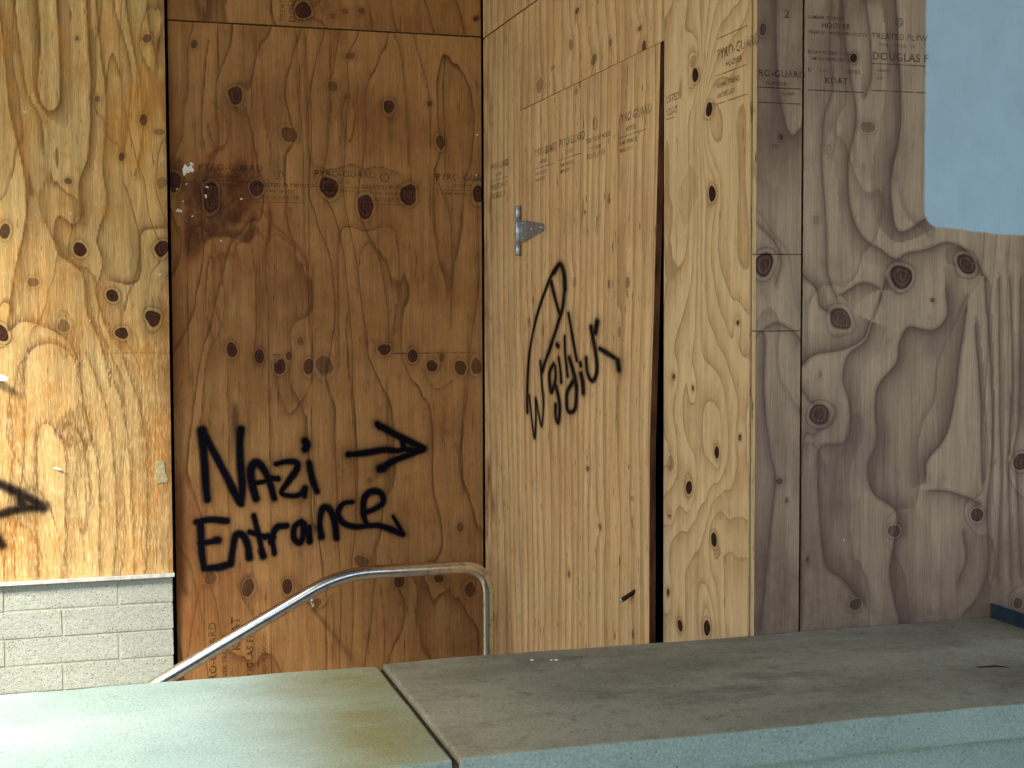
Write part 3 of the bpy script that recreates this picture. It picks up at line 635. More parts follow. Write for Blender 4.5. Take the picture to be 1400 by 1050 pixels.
# ------------------------------------------------------------------ plain materials
def concrete(name, a, b, spot, scale=1.0, spot_amt=0.4, rough=0.85, bump=0.35, streak=None, penumbra=None, pit_t=0.70):
    k = NT(name)
    tc = k.new('ShaderNodeTexCoord').outputs['Object']
    n1 = k.noise(k.vec(tc, (1.6 * scale, 3.2 * scale, 3 * scale)), detail=7, rough=0.65)
    n2 = k.noise(tc, 26 * scale, 6, 0.7)
    n3 = k.noise(tc, 210 * scale, 3, 0.7)
    c = k.mix(k.sm(n1, 0.36, 0.66), srgb(*a), srgb(*b))
    c = k.mix(k.math('MULTIPLY', k.sm(n2, 0.5, 0.8), spot_amt * 0.7), c, srgb(*spot))
    n4 = k.noise(k.vec(tc, (2.6 * scale, 5 * scale, 5 * scale), (3, 3, 3)), detail=6, rough=0.7)
    c = k.mix(k.math('MULTIPLY', k.sm(n4, 0.5, 0.8), spot_amt * 0.8), c, srgb(*spot))
    if penumbra is not None:                                        # olive band painting a shadow's soft edge: (x, half width, colour)
        gx, gw, gc = penumbra
        sep = k.new('ShaderNodeSeparateXYZ'); k.put(sep.inputs[0], tc)
        gx_ = k.math('ADD', sep.outputs[0], k.math('MULTIPLY', k.math('SUBTRACT', n1, 0.5), 0.18))
        gf = k.sm(k.math('ABSOLUTE', k.math('SUBTRACT', gx_, gx)), 0.0, gw, 1.0, 0.0)
        c = k.mix(k.math('MULTIPLY', gf, k.sm(n4, 0.3, 0.7, 0.7, 1.0)), c, srgb(*gc))
    sp = k.math('MULTIPLY_ADD', k.math('SUBTRACT', n3, 0.5), 1.3, 1.0)
    mul = k.new('ShaderNodeVectorMath', operation='SCALE'); k.put(mul.inputs[0], c); k.put(mul.inputs['Scale'], sp)
    pit = k.sm(k.noise(tc, 120 * scale, 2, 0.5), pit_t, pit_t + 0.08)
    c = k.mix(k.math('MULTIPLY', pit, 0.7), mul.outputs[0], srgb(30, 31, 28))
    k.bump(k.math('SUBTRACT', k.math('ADD', n3, k.math('MULTIPLY', n2, 1.5)), k.math('MULTIPLY', pit, 1.5)), bump, 0.002)
    return k.finish(c, rough)
def metal(name, a, b, rough=0.3, scratch=(300, 300, 6)):
    k = NT(name)
    tc = k.new('ShaderNodeTexCoord').outputs['Object']
    n = k.noise(tc, 35, 5, 0.7); n2 = k.noise(k.vec(tc, scratch), detail=2)
    c = k.mix(k.sm(n, 0.45, 0.75), srgb(*a), srgb(*b))
    r = k.math('MULTIPLY_ADD', n, 0.25, rough - 0.08)
    k.bump(n2, 0.08, 0.001)
    return k.finish(c, r, 1.0)
def plain(name, a, b, scale=20, rough=0.8, metalness=0.0):
    k = NT(name)
    tc = k.new('ShaderNodeTexCoord').outputs['Object']
    n = k.noise(tc, scale, 5, 0.65)
    c = k.mix(k.sm(n, 0.35, 0.68), srgb(*a), srgb(*b))
    k.bump(n, 0.2, 0.002)
    return k.finish(c, rough, metalness)

M_BLOCK = concrete('cream_painted_block', (204, 210, 194), (188, 194, 178), (134, 130, 106), 1.6, 0.45, 0.75, 1.8, pit_t=0.635)
M_MORTAR = plain('cream_painted_joint', (188, 190, 170), (164, 166, 146), 60)
M_COPING_L = concrete('pale_cast_stone', (196, 218, 206), (178, 204, 192), (138, 154, 142), 1.0, 0.35, 0.8, 0.5, penumbra=(0.80, 0.36, (146, 138, 88)))  # olive band near the joint paints in the soft edge of shade
M_COPING_R = concrete('shade_toned_cast_stone', (176, 167, 136), (144, 136, 109), (80, 76, 60), 1.0, 0.85, 0.85, 0.6)  # brown tone paints in the shade on this slab; spots are weathering
M_PARAPET = concrete('green_grey_cast_stone', (140, 158, 148), (122, 142, 132), (84, 98, 92), 1.0, 0.4, 0.85, 0.6)
M_PAVE = concrete('paving_concrete', (138, 136, 128), (118, 116, 110), (84, 82, 78), 0.5, 0.4)
M_JOINT = plain('dirty_joint', (70, 62, 48), (48, 43, 34), 60)
M_CORE = plain('dark_cavity', (30, 26, 24), (20, 18, 17))
M_SHADE_ROOF = plain('shade_roof_paint', (120, 112, 100), (100, 94, 84))
M_STEEL = metal('brushed_handrail_steel', (228, 227, 222), (170, 162, 144), 0.17)
M_ZINC = plain('galvanised_hinge', (184, 190, 188), (134, 140, 138), 60, 0.33, 0.65)
M_RUST = plain('rusty_bolt', (70, 52, 40), (40, 28, 22), 60, 0.6, 0.6)
M_WHITE = plain('white_paper', (228, 226, 218), (210, 206, 194), 40)
M_TORN = plain('torn_label', (206, 194, 150), (168, 152, 108), 60)
M_SPLAT = plain('white_splatter', (246, 242, 230), (224, 216, 200), 50)
M_FLASH = plain('white_painted_flashing', (226, 224, 214), (196, 192, 180), 40, 0.5)
M_BLUE = plain('blue_grey_painted_steel', (50, 64, 74), (36, 46, 54), 30, 0.5)

# ------------------------------------------------------------------ the setting
def sheet(name, rects, z, mat):
    bm = bmesh.new()
    for (x0, x1, y0, y1) in rects:
        bm.faces.new([bm.verts.new((x, y, 0)) for x, y in ((x0, y0), (x1, y0), (x1, y1), (x0, y1))])
    bmesh.ops.remove_doubles(bm, verts=bm.verts, dist=1e-5)
    me = bpy.data.meshes.new(name); bm.to_mesh(me); bm.free()
    return tag(link(name, me, mat, None, (0, 0, z)), kind='structure')
sheet('ground', [(-400, -4.5, -400, 400), (-4.5, 1.75, -400, 2.6), (1.75, 400, -400, 400), (-4.5, 1.75, 5.6, 400)], 0.0, M_PAVE)
tag(box('sunken_floor', -4.5, 1.75, 2.6, 5.6, -1.25, -1.10, M_PAVE), kind='structure')
tag(box('landing', 0.62, 1.75, 2.6, 5.6, -1.095, -0.25, M_PAVE, 0.006), kind='structure')
for i in range(4):
    tag(box('step', 0.62 - 0.29 * (i + 1) + 0.001, 0.62 - 0.29 * i - 0.001, 2.98, 5.43, -1.095, -0.25 - 0.17 * (i + 1), M_PAVE, 0.005), kind='structure')
# dark backing added behind the boards to block sky light through gaps
tag(box('backing_wall', -4.5, 1.60, 5.50, 5.62, -1.1, 4.0, M_CORE), kind='structure')
tag(box('backing_wall', 1.60, 1.72, 3.05, 5.62, -0.25, 4.0, M_CORE), kind='structure')
tag(box('backing_wall', 1.50, 4.6, 3.03, 3.20, 0.0, 4.0, M_CORE), kind='structure')
tag(box('shade_roof', -1.65, 4.6, -1.6, 5.62, 4.0, 4.15, M_SHADE_ROOF), kind='structure')  # unseen roof added and sized to shade the right wall and coping

# ------------------------------------------------------------------ plywood boards
W_LEFT = plywood('plywood_warm', (222, 184, 118), (212, 160, 88), (112, 70, 32), lo=0.4, late_amt=0.12, alt_amt=0.5, pale=(242, 220, 170),
                 mottle=(204, 136, 54), mottle_amt=0.75, stain=(84, 42, 20), jag=0.08, line=0.7, checks=0.4, grain=0.6, streak=0.55, guide=1.0, rag=1.7, pits=0.45)
W_MID = plywood('plywood_brown', (176, 130, 79), (158, 112, 64), (90, 57, 31), lo=0.5, late_amt=0.2, alt_amt=0.4, mottle=(124, 76, 40),
                mottle_amt=0.6, stain=(74, 28, 15), drip=(142, 76, 32), jag=0.06, line=0.75, checks=0.65, grain=0.38, streak=0.42, knot=(58, 34, 24), rag=1.5, guide=0.5, pits=0.3)
W_DOOR = plywood('plywood_straw', (226, 188, 132), (215, 172, 115), (168, 122, 70), lo=0.35, late_amt=0.5, alt_amt=0.7, mottle=(184, 138, 92),
                 mottle_amt=0.45, pits=0.85, jag=0.05, line=0.45, checks=0.5, grain=0.42, streak=0.42, stain=(104, 56, 28), rag=1.6)
W_STRIP = plywood('plywood_yellow', (222, 188, 136), (212, 176, 122), (176, 134, 82), lo=0.3, late_amt=0.55, alt_amt=0.4, mottle=(196, 154, 100),
                  mottle_amt=0.35, pits=0.4, jag=0.05, line=0.4, checks=0.2, grain=0.34, streak=0.28, knot=(88, 46, 30), stain=(112, 62, 30))
W_RIGHT = plywood('plywood_weathered', (170, 148, 120), (153, 131, 105), (70, 49, 46), lo=0.25, late_amt=0.12, alt_amt=0.35, mottle=(110, 86, 80),
                  mottle_amt=0.55, jag=0.035, line=0.32, checks=0.3, grain=0.34, streak=0.42, knot=(62, 45, 38), rag=1.1, paint=(164, 192, 204), stain=(82, 62, 56),
                  drip=(104, 74, 60), guide=0.82, edge_w=0.008)

def ring_left(u, v, N):
    w = N.f(u * 1.3 + 4, v * 0.8, 2)
    return 5.5 * (u + 0.25 * w) + 6.0 * N.f(u * 2.6, v * 0.75, 2, 0.4) + 0.5 * N.f(u * 16, v * 5, 2)
def ring_mid(u, v, N):
    return 7.0 * u + 4.2 * N.f(u * 2.8, v * 0.85, 2, 0.4) + 0.35 * N.f(u * 18, v * 4, 2)
def ring_door(u, v, N):
    return 13.0 * u + 2.2 * N.f(u * 3.0, v * 0.5, 2, 0.4) + 0.3 * N.f(u * 20, v * 3, 2)
def ring_strip(u, v, N):
    return 10.0 * u + 8.5 * N.f(u * 3.2, v * 1.5, 2, 0.4) + 0.4 * N.f(u * 16, v * 5, 2)
def ring_right(u, v, N):
    return 5.0 * u + 5.0 * N.f(u * 3.0 + 2, v * 0.9 + 5, 2, 0.4) + 16 * np.maximum(u - 2.08, 0) ** 1.0 * sstep(2.0, 2.2, u) + 0.5 * N.f(u * 14, v * 6, 2)

left_board = board('plywood_sheet', 'L', 'Y', YL, -1.9, 0.252, 0.655, 3.3, W_LEFT, 0.0065, ring_left, seed=11, kamp=1.0,
    stain=lambda u, v, N: np.clip(sstep(0.20, 0.25, u + 0.05 * N.f(u * 8, v * 8, 3)) * 0.5 * (0.4 + 1.2 * (N.f(u * 30, v * 10, 3) + 0.4)), 0, 1),
    worn=lambda u, v, N: sstep(2.1, 1.2, v + 0.9 * N.f(u * 5, v * 1.5, 3)))
tag(left_board, 'warm yellow plywood sheet above the cream block wall, with dark knots and paper scraps', 'plywood sheet')

DRIPS = [(0.006, [(0.45, 2.06), (0.52, 2.02), (0.58, 1.96), (0.62, 1.88), (0.625, 1.80)]), (0.009, [(0.42, 2.03), (0.47, 1.98), (0.55, 1.97), (0.60, 1.92)]),
         (0.005, [(0.58, 2.05), (0.64, 1.97), (0.72, 1.90), (0.77, 1.84), (0.775, 1.74)]), (0.007, [(0.36, 2.04), (0.34, 1.97), (0.33, 1.90)]),
         (0.005, [(0.50, 1.99), (0.505, 1.90), (0.51, 1.84)]), (0.010, [(0.40, 2.16), (0.42, 2.22), (0.46, 2.25)]), (0.008, [(0.33, 2.12), (0.30, 2.06), (0.29, 2.00)])]
def mid_stain(u, v, N):
    w = N.f(u * 7, v * 5, 4) * 0.28
    d = np.hypot((u - 0.40) / 1.0, (v - 2.09) / 1.05)
    a = 1 - sstep(0.10, 0.21, d + w)
    run = sstep(2.1, 1.98, v) * sstep(1.72, 1.92, v + 0.28 * N.f(u * 9, v * 0.5, 2)) * sstep(0.28, 0.33, u) * (1 - sstep(0.62, 0.76, u))
    rn = np.abs(np.modf((N.f(u * 4, v * 3, 2) + 0.5) * 5)[0] - 0.5)
    low = 0.55 * (1 - sstep(0.30, 0.42, u + 0.2 * N.f(u * 5, v * 4, 3))) * sstep(-0.06, 0.14, N.f(u * 12, v * 2.5, 3))
    dr = np.zeros(u.shape)
    for w_, pts in DRIPS:
        s = catmull(pts, 6); best = np.full(u.shape, 9.0)
        for p0, p1 in zip(s[:-1], s[1:]):
            d_ = p1 - p0; t_ = np.clip(((u - p0[0]) * d_[0] + (v - p0[1]) * d_[1]) / (d_ @ d_ + 1e-12), 0, 1)
            best = np.minimum(best, np.hypot(u - p0[0] - t_ * d_[0], v - p0[1] - t_ * d_[1]))
        dr = np.maximum(dr, 1 - sstep(w_ * 0.5, w_ * 1.7, best + 0.012 * N.f(u * 30, v * 30, 2)))
    edge_ = 0.5 * (1 - sstep(0.285, 0.33, u + 0.05 * N.f(u * 4, v * 4, 3))) * sstep(2.05, 1.95, v) * sstep(1.2, 1.45, v)
    low = np.maximum(low, np.maximum(dr * 0.62, edge_))
    return np.clip(np.maximum(np.maximum(a * 0.86, run * (0.25 + 0.6 * sstep(0.3, 0.06, rn))), low), 0, 1)
mid_board = board('plywood_sheet', 'M', 'Y', YM, 0.266, 1.472, -0.25, 2.712, W_MID, 0.0065, ring_mid, seed=23, kamp=0.7, stain=mid_stain)
tag(mid_board, 'brown plywood sheet in the recess, sprayed with two words and an arrow', 'plywood sheet')
upper_board = board('plywood_sheet', 'U', 'Y', YM, 0.266, 1.472, 2.718, 3.9, W_MID, 0.01, ring_mid, seed=31, kamp=1.2)
tag(upper_board, 'brown plywood offcut fixed above the sheet with two sprayed words', 'plywood sheet')

DY0, DY1, DZ1 = 3.548, 4.872, 2.352
surround = board('plywood_sheet', 'S', 'X', XD, 3.545, 5.385, -0.25, 2.704, W_DOOR, 0.009, ring_door, seed=41, kamp=0.8,
    keep=lambda u, v: ~((u < DY1 + 0.003) & (v < DZ1 + 0.004)), cuts=((DY1 + 0.003,), (DZ1 + 0.004,)),
    stain=lambda u, v, N: np.clip(sstep(5.15, 5.36, u + 0.25 * N.f(u * 6, v * 5, 3)) * (0.3 + 1.3 * N.f(u * 25, v * 8, 3)) * 1.2, 0, 0.9))
tag(surround, 'straw coloured plywood sheet framing the door on its hinge side and above', 'plywood sheet')
top_board = board('plywood_sheet', '-', 'X', XD, 3.545, 5.385, 2.710, 3.9, W_DOOR, 0.012, ring_door, seed=43)
tag(top_board, 'straw coloured plywood strip above the sheet that frames the door', 'plywood sheet')
def door_off(u, v):
    t = np.clip((DY1 - u) / (DY1 - DY0), 0, 1)
    lowr = np.clip((DZ1 - v) / 1.1, 0, 1)
    return 0.003 + t ** 1.3 * (0.004 + 0.030 * lowr ** 1.15)
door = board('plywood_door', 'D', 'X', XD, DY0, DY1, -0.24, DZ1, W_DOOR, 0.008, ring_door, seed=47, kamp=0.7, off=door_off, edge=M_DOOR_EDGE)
tag(door, 'straw coloured plywood door standing slightly proud, with a sprayed black scrawl and steel hinge', 'door')
strip = board('plywood_sheet', 'P', 'X', XD, 3.017, 3.538, -0.25, 3.9, W_STRIP, 0.006, ring_strip, seed=55, kamp=2.6, kmetric=0.5, kreach=2.6)
tag(strip, 'yellow wavy grained plywood strip between the door edge and the corner', 'plywood sheet')

def blue_patch(u, v, N):
    e = 0.016
    x = u - 1.932 + 0.006 * N.f(v * 5, u * 2, 3); y = v - (1.826 - 0.06 * (u - 1.95)) + 0.010 * N.f(u * 9, v * 2, 3)
    r = 0.045
    qx = np.maximum(r - x, 0); qy = np.maximum(r - y, 0)
    d = r - np.hypot(qx, qy) + np.minimum(np.minimum(x - r, y - r), 0) * 0
    return np.clip(0.5 + d / (2 * e), 0, 1)
def right_stain_tone(u, v, N):
    kx, ky = KNOTS['R'][4][0] + 0.020, KNOTS['R'][4][1] + 0.016
    plug = 0.5 * sstep(0.018, 0.014, np.abs(u - kx)) * sstep(0.032, 0.028, np.abs(v - ky))
    low = 0.6 * sstep(1.2, 0.82, v + 0.35 * N.f(u * 6, v * 2, 3))  # darker tone growing towards the bottom of the sheet
    return np.clip(np.maximum(np.maximum(0.9 * sstep(0.04, 0.22, N.f(u * 3.0 + 3, v * 1.2 + 8, 3)), plug), low), 0, 0.6)
narrow = []
for (z0, z1, lab, sd) in ((1.7586, 3.9, 'weathered narrow plywood strip by the corner, its tallest piece with faint printed text', 61),
                          (1.5776, 1.757, 'short plywood piece with half a large knot in the narrow strip by the corner', 67),
                          (0.0, 1.576, 'weathered narrow plywood piece rising from the coping beside the corner', 71)):
    o = board('plywood_strip', 'R1', 'Y', YR, 1.482, 1.600, z0, z1, W_RIGHT, 0.005, ring_right, seed=63, kamp=1.0, stain=right_stain_tone, edge_jitter=0.0008)
    tag(o, lab, 'plywood strip'); narrow.append(o)
right_board = board('plywood_sheet', 'R', 'Y', YR, 1.605, 2.83, 0.0, 3.9, W_RIGHT, 0.0048, ring_right, edge=M_DOOR_EDGE, seed=77, kamp=1.2, paint=blue_patch, stain=right_stain_tone, kmetric=0.75, kreach=2.4)
tag(right_board, 'weathered grey brown plywood sheet with large knots and a pale blue painted patch', 'plywood sheet')

# ------------------------------------------------------------------ spray paint
dr = [(0.36, 1.02, 0.03)]
graffiti('N', mid_board, 'Y', YM, 0.0028, seed=5)
graffiti('E', mid_board, 'Y', YM, 0.0028, seed=6)
graffiti('A', mid_board, 'Y', YM, 0.0028, seed=7)
graffiti('W', door, 'X', XD, 0.0032, off=door_off, squash=0.42, seed=8, soft=1.1, strength=0.88)
graffiti('Z', left_board, 'Y', YL, 0.0035, seed=9, soft=1.2, strength=0.82)

# ------------------------------------------------------------------ ink stamps
small = 'LISTED TREATED WOOD'
def mid_stamp(u, v, mat=None):
    stamp(mid_board, 'Y', YM, [('PYRO-GUARD', 0.026, 0, 0), ('HOOVER', 0.013, 0.07, -0.026), ('-', 0.2, 0, -0.04), ('FLAME SPREAD 25', 0.011, 0.02, -0.058)], u, v, mat or M_INK_FAINT)
mid_stamp(0.805, 2.150); mid_stamp(1.285, 2.148); mid_stamp(0.37, 2.163)
for u in (0.62, 1.03):
    stamp(mid_board, 'Y', YM, [('O', 0.036, 0.05, 0.03), ('S', 0.018, 0.043, 0.022), ('TREATED PLYWOOD', 0.016, -0.04, -0.016), ('TYPE  WOOD', 0.012, 0.0, -0.038), ('DOUGLAS FIR', 0.016, -0.02, -0.062), ('-', 0.19, -0.04, -0.075)], u, v if False else 2.122, M_INK_FAINT)
stamp(mid_board, 'Y', YM, [('PYRO-GUARD', 0.030, 0, 0), ('HOOVER TREATED', 0.018, 0, -0.04), ('KDAT', 0.034, 0.16, -0.09), ('DOUGLAS FIR', 0.026, 0, -0.14), ('-', 0.26, 0, -0.16), ('TREATED PLYWOOD', 0.016, 0, -0.19), ('-', 0.26, 0, -0.21)], 0.41, 0.17, M_INK_FAINT, rot=R(90))
stamp(upper_board, 'Y', YM, [('TREATED PLYWOOD', 0.02, 0, 0), ('DOUGLAS FIR', 0.026, 0, -0.04), ('-', 0.28, 0, -0.055), ('KDAT', 0.02, 0.02, -0.085), ('-', 0.28, 0, -0.1)], 0.70, 2.73, M_INK_FAINT, rot=R(90))
for (y, z) in ((4.70, 2.165), (4.42, 2.167), (3.86, 2.172)):
    stamp(door, 'X', XD, [('PYRO-GUARD', 0.028, 0, 0), ('HOOVER', 0.014, 0.06, -0.028), ('-', 0.22, 0, -0.042), ('FLAME SPREAD 25', 0.012, 0.01, -0.064), ('SMOKE DEV 25', 0.012, 0.01, -0.085)], y, z, M_INK, off=door_off, flip_u=True)
stamp(door, 'X', XD, [('O', 0.04, 0.05, 0.034), ('S', 0.018, 0.043, 0.026), ('TREATED PLYWOOD', 0.016, -0.03, -0.02), ('TYPE  WOOD', 0.012, 0.0, -0.045), ('DOUGLAS FIR', 0.018, -0.02, -0.07)], 4.12, 2.168, M_INK_FAINT, off=door_off, flip_u=True)
stamp(surround, 'X', XD, [('PYRO-GUARD', 0.026, 0, 0), ('HOOVER', 0.014, 0.06, -0.028), ('-', 0.22, 0, -0.042), ('TREATED WOOD', 0.02, 0.0, -0.075), ('DOUGLAS FIR', 0.022, 0.0, -0.11)], 5.27, 2.175, M_INK, flip_u=True)
stamp(strip, 'X', XD, [('O', 0.04, 0.06, 0.05), ('TREATED PLYW', 0.018, -0.02, 0.0), ('TYPE  WOOD', 0.012, 0.0, -0.022), ('DOUGLAS FIR', 0.032, -0.03, -0.066), ('-', 0.24, -0.03, -0.078), ('LISTED 18L8', 0.014, 0.0, -0.10), ('-', 0.24, -0.03, -0.12)], 3.9, 2.21, M_INK, flip_u=True)
stamp(strip, 'X', XD, [('-', 0.17, 0, 0.05), ('PYRO-GUARD', 0.025, 0, 0), ('HOOVER', 0.015, 0.05, -0.026), ('-', 0.17, 0, -0.04), ('FLAME SPREAD', 0.013, 0, -0.07), ('SMOKE DEV', 0.013, 0, -0.095), ('-', 0.17, 0, -0.11)], 3.20, 2.245, M_INK, flip_u=True)
stamp(strip, 'X', XD, [('LISTED', 0.02, 0, 0), ('KDAT', 0.02, 0, -0.035), ('-', 0.06, 0, -0.045)], 3.524, 2.185, M_INK, flip_u=True)
stamp(narrow[0], 'Y', YR, [('RO-GUARD', 0.016, 0, 0), ('HOOVER', 0.009, 0.02, -0.02), ('-', 0.11, 0, -0.027), ('FLAME', 0.008, 0.06, -0.042), ('-', 0.11, 0, -0.062)], 1.486, 2.172, M_INK)
stamp(narrow[0], 'Y', YR, [('2', 0.02, 0, 0)], 1.552, 2.31, M_INK)
yr = YR
stamp(right_board, 'Y', yr, [('LUMBER TREATED', 0.008, 0.0, 0.02), ('HOOVER', 0.013, 0.035, 0.0), ('TREATED WOOD PRODUCTS', 0.008, 0.0, -0.015), ('FLAME SPREAD INDEX', 0.008, 0.0, -0.062), ('SMOKE DEVELOPED 25', 0.007, 0.01, -0.076),
    ('K', 0.01, 0.0, -0.104), ('5-PLY', 0.008, 0.03, -0.104), ('KDAT', 0.016, 0.045, -0.13), ('-', 0.15, 0.0, -0.148), ('LISTED', 0.009, 0.1, -0.104)], 1.614, 2.292, M_INK)
stamp(right_board, 'Y', yr, [('O', 0.022, 0.075, 0.02), ('G', 0.011, 0.071, 0.0145), ('TREATED PLYW', 0.0145, 0.0, -0.022), ('TYPE   WOOD   PS', 0.008, 0.02, -0.04), ('DOUGLAS F', 0.0195, 0.002, -0.072), ('-', 0.15, 0.0, -0.082), ('GRADE', 0.007, 0.015, -0.1), ('C-D', 0.007, 0.015, -0.118), ('-', 0.15, 0.0, -0.146)], 1.783, 2.296, M_INK)

# ------------------------------------------------------------------ splashes on the brown sheet
random.seed(4)
def splat(board_obj, y, u, v, r, sy=1.0):
    bm = bmesh.new(); n = 14
    ph = random.random() * 6
    c = bm.verts.new((0, -0.0020, 0))
    ring = []
    for i in range(n):
        a = 2 * math.pi * i / n
        q = r * (0.75 + 0.28 * math.sin(2 * a + ph) + 0.2 * math.sin(5 * a + ph * 2) + random.uniform(-.12, .12))
        ring.append(bm.verts.new((q * math.cos(a), -0.0006, q * math.sin(a) * sy)))
    for i in range(n): bm.faces.new((c, ring[i], ring[(i + 1) % n]))
    me = bpy.data.meshes.new('paint_splash'); bm.to_mesh(me); bm.free()
    link('paint_splash', me, M_SPLAT, board_obj, Vector((u, y, v)) - board_obj.location)
for (u, v, r, sy) in ((0.333, 2.165, 0.021, 1.3), (0.320, 2.150, 0.010, 1.0), (0.346, 2.185, 0.008, 1.0), (0.297, 2.010, 0.011, 1.0), (0.401, 2.100, 0.006, 1.0), (0.396, 2.066, 0.006, 1.2), (0.312, 2.045, 0.004, 1.0), (0.325, 2.11, 0.004, 1), (0.528, 2.058, 0.005, 1), (0.345, 1.99, 0.004, 1), (0.45, 1.90, 0.004, 1), (1.455, 2.33, 0.005, 1), (1.45, 2.17, 0.004, 1), (0.29, 2.09, 0.004, 1)):
    splat(mid_board, YM, u, v, r, sy)
for (u, v, r) in ((-0.09, 1.99, 0.005), (0.22, 1.77, 0.006), (-0.24, 2.35, 0.006), (-0.03, 1.6, 0.004)):
    splat(left_board, YL, u, v, r)
for (u, v, r) in ((1.72, 1.07, 0.0025),):
    splat(right_board, yr, u, v, r)

# ------------------------------------------------------------------ hinge and bolt, parts of the door
def at_door(o): o.parent = door; o.location = Vector(o.location) - door.location
hx = XD - 0.013
barrel = []
for i, (z0, z1) in enumerate(((1.829, 1.872), (1.875, 1.959), (1.962, 2.010))):
    me = tube_mesh('hinge_barrel', [(0, 0, 0), (0, 0, 0.002), (0, 0, z1 - z0 - 0.002), (0, 0, z1 - z0)], [0.0095, 0.0112, 0.0112, 0.0095], 20)
    barrel.append(link('hinge_barrel', me, M_ZINC, door, Vector((hx - 0.002, 4.868, z0)) - door.location))
def hinge_strap():
    bm = bmesh.new()
    out = [(4.862, 1.957), (4.862, 1.877), (4.80, 1.879), (4.60, 1.903), (4.575, 1.912), (4.575, 1.922), (4.60, 1.930), (4.80, 1.952)]
    f0 = XD - float(door_off(np.array(4.7), np.array(1.9))) - 0.006
    a = [bm.verts.new((f0, y, z)) for y, z in out]
    fc = bm.faces.new(a)
    ex = bmesh.ops.extrude_face_region(bm, geom=[fc])
    for v in [g for g in ex['geom'] if isinstance(g, bmesh.types.BMVert)]: v.co.x += 0.004
    bmesh.ops.recalc_face_normals(bm, faces=bm.faces)
    for v in bm.verts: v.co -= door.location
    me = bpy.data.meshes.new('hinge_strap'); bm.to_mesh(me); bm.free()
    o = link('hinge_strap', me, M_ZINC, door)
    for (y, z) in ((4.82, 1.945), (4.82, 1.889), (4.72, 1.917), (4.61, 1.917)):
        s = tube_mesh('screw_head', [(0, 0, 0), (-0.003, 0, 0), (-0.005, 0, 0)], [0.009, 0.008, 0.003], 14)
        link('screw_head', s, M_ZINC, o, Vector((f0, y, z)) - door.location)
hinge_strap()
bx, by, bz = XD - 0.030, 3.668, 0.832
me = tube_mesh('bolt', [(0.02, -0.008, 0.02), (-0.002, 0, 0), (-0.026, 0.032, -0.028), (-0.027, 0.033, -0.029)], [0.006, 0.006, 0.007, 0.005], 12)
bolt = link('bolt', me, M_RUST, door, Vector((bx, by, bz)) - door.location)
me = tube_mesh('bolt_tip', [(-0.0265, 0.0325, -0.0285), (-0.031, 0.038, -0.033)], 0.0062, 12)
link('bolt_tip', me, M_ZINC, bolt)

# ------------------------------------------------------------------ block wall, flashing
core = box('block_wall', -2.6, 0.246, 5.3578, 5.48, -1.1, 0.640, M_MORTAR)
tag(core, 'cream painted concrete block wall below the warm plywood sheet', 'block wall')
meshes = {}
def block_mesh(L, seed):
    kx = (round(L, 3), seed)
    if kx in meshes: return meshes[kx]
    rnd = random.Random(seed); bm = bmesh.new()
    bm_box(bm, -L / 2, L / 2, -0.010, 0.02, 0, 0.0955, 0.0035)
    for v in bm.verts: v.co += Vector((rnd.uniform(-.0012, .0012), rnd.uniform(-.0008, .0008), rnd.uniform(-.0012, .0012)))
    me = bpy.data.meshes.new('block'); bm.to_mesh(me); bm.free(); meshes[kx] = me
    return me
for cidx in range(9):
    ztop = 0.640 - cidx * 0.1016
    xr = 0.250; first = True
    while xr > -2.5:
        L = 0.40 if not first or cidx % 2 else 0.20
        L = L - 0.0075
        me = block_mesh(L, random.randint(0, 2))
        o = bpy.data.objects.new('block', me); col.objects.link(o)
        if not me.materials: me.materials.append(M_BLOCK)
        o.parent = core
        o.location = Vector((xr - L / 2, 5.365 + random.uniform(-.0012, .0012), ztop - 0.0975)) - core.location
        xr -= L + 0.0075; first = False
bm = bmesh.new()
prof = [(5.333, 0.6405), (5.333, 0.6535), (5.369, 0.6546), (5.40, 0.6546), (5.40, 0.6425)]
a = [bm.verts.new((-1.9, y, z)) for y, z in prof]; b = [bm.verts.new((0.256, y, z)) for y, z in prof]
for i in range(len(prof)): bm.faces.new((a[i], a[(i + 1) % 5], b[(i + 1) % 5], b[i]))
bm.faces.new(a); bm.faces.new(b); bmesh.ops.recalc_face_normals(bm, faces=bm.faces)
for v in bm.verts: v.co -= Vector((0, 5.36, 0.64))
me = bpy.data.meshes.new('flashing'); bm.to_mesh(me); bm.free()
tag(link('metal_flashing', me, M_FLASH, None, (0, 5.36, 0.64)), 'thin pale metal flashing along the foot of the warm plywood sheet', 'flashing')

# ------------------------------------------------------------------ handrail
ry = 5.05
path = [Vector((-0.75, ry, -0.19)), Vector((0.177, ry, 0.313)), Vector((0.766, ry, 0.633))]
def bez(p0, p1, p2, n=10): return [(1 - t) ** 2 * p0 + 2 * t * (1 - t) * p1 + t * t * p2 for t in [i / n for i in range(1, n + 1)]]
p = list(path[:2]) + [Vector((0.72, ry, 0.607))]
p += bez(p[-1], Vector((0.832, ry, 0.668)), Vector((0.95, ry, 0.669)), 8)
p += [Vector((1.285, ry, 0.668))]
p += bez(p[-1], Vector((1.398, ry, 0.667)), Vector((1.398, ry, 0.555)), 12)
p += [Vector((1.398, ry, 0.2)), Vector((1.398, ry, -0.25))]
base = Vector((1.398, ry, -0.25))
rail = bpy.data.objects.new('handrail', None); col.objects.link(rail); rail.location = base; rail.empty_display_size = 0.1
tag(rail, 'bent steel pipe handrail sloping down past the brown plywood sheet', 'handrail')
link('pipe', tube_mesh('pipe', [q - base for q in p], 0.0245, 24), M_STEEL, rail)
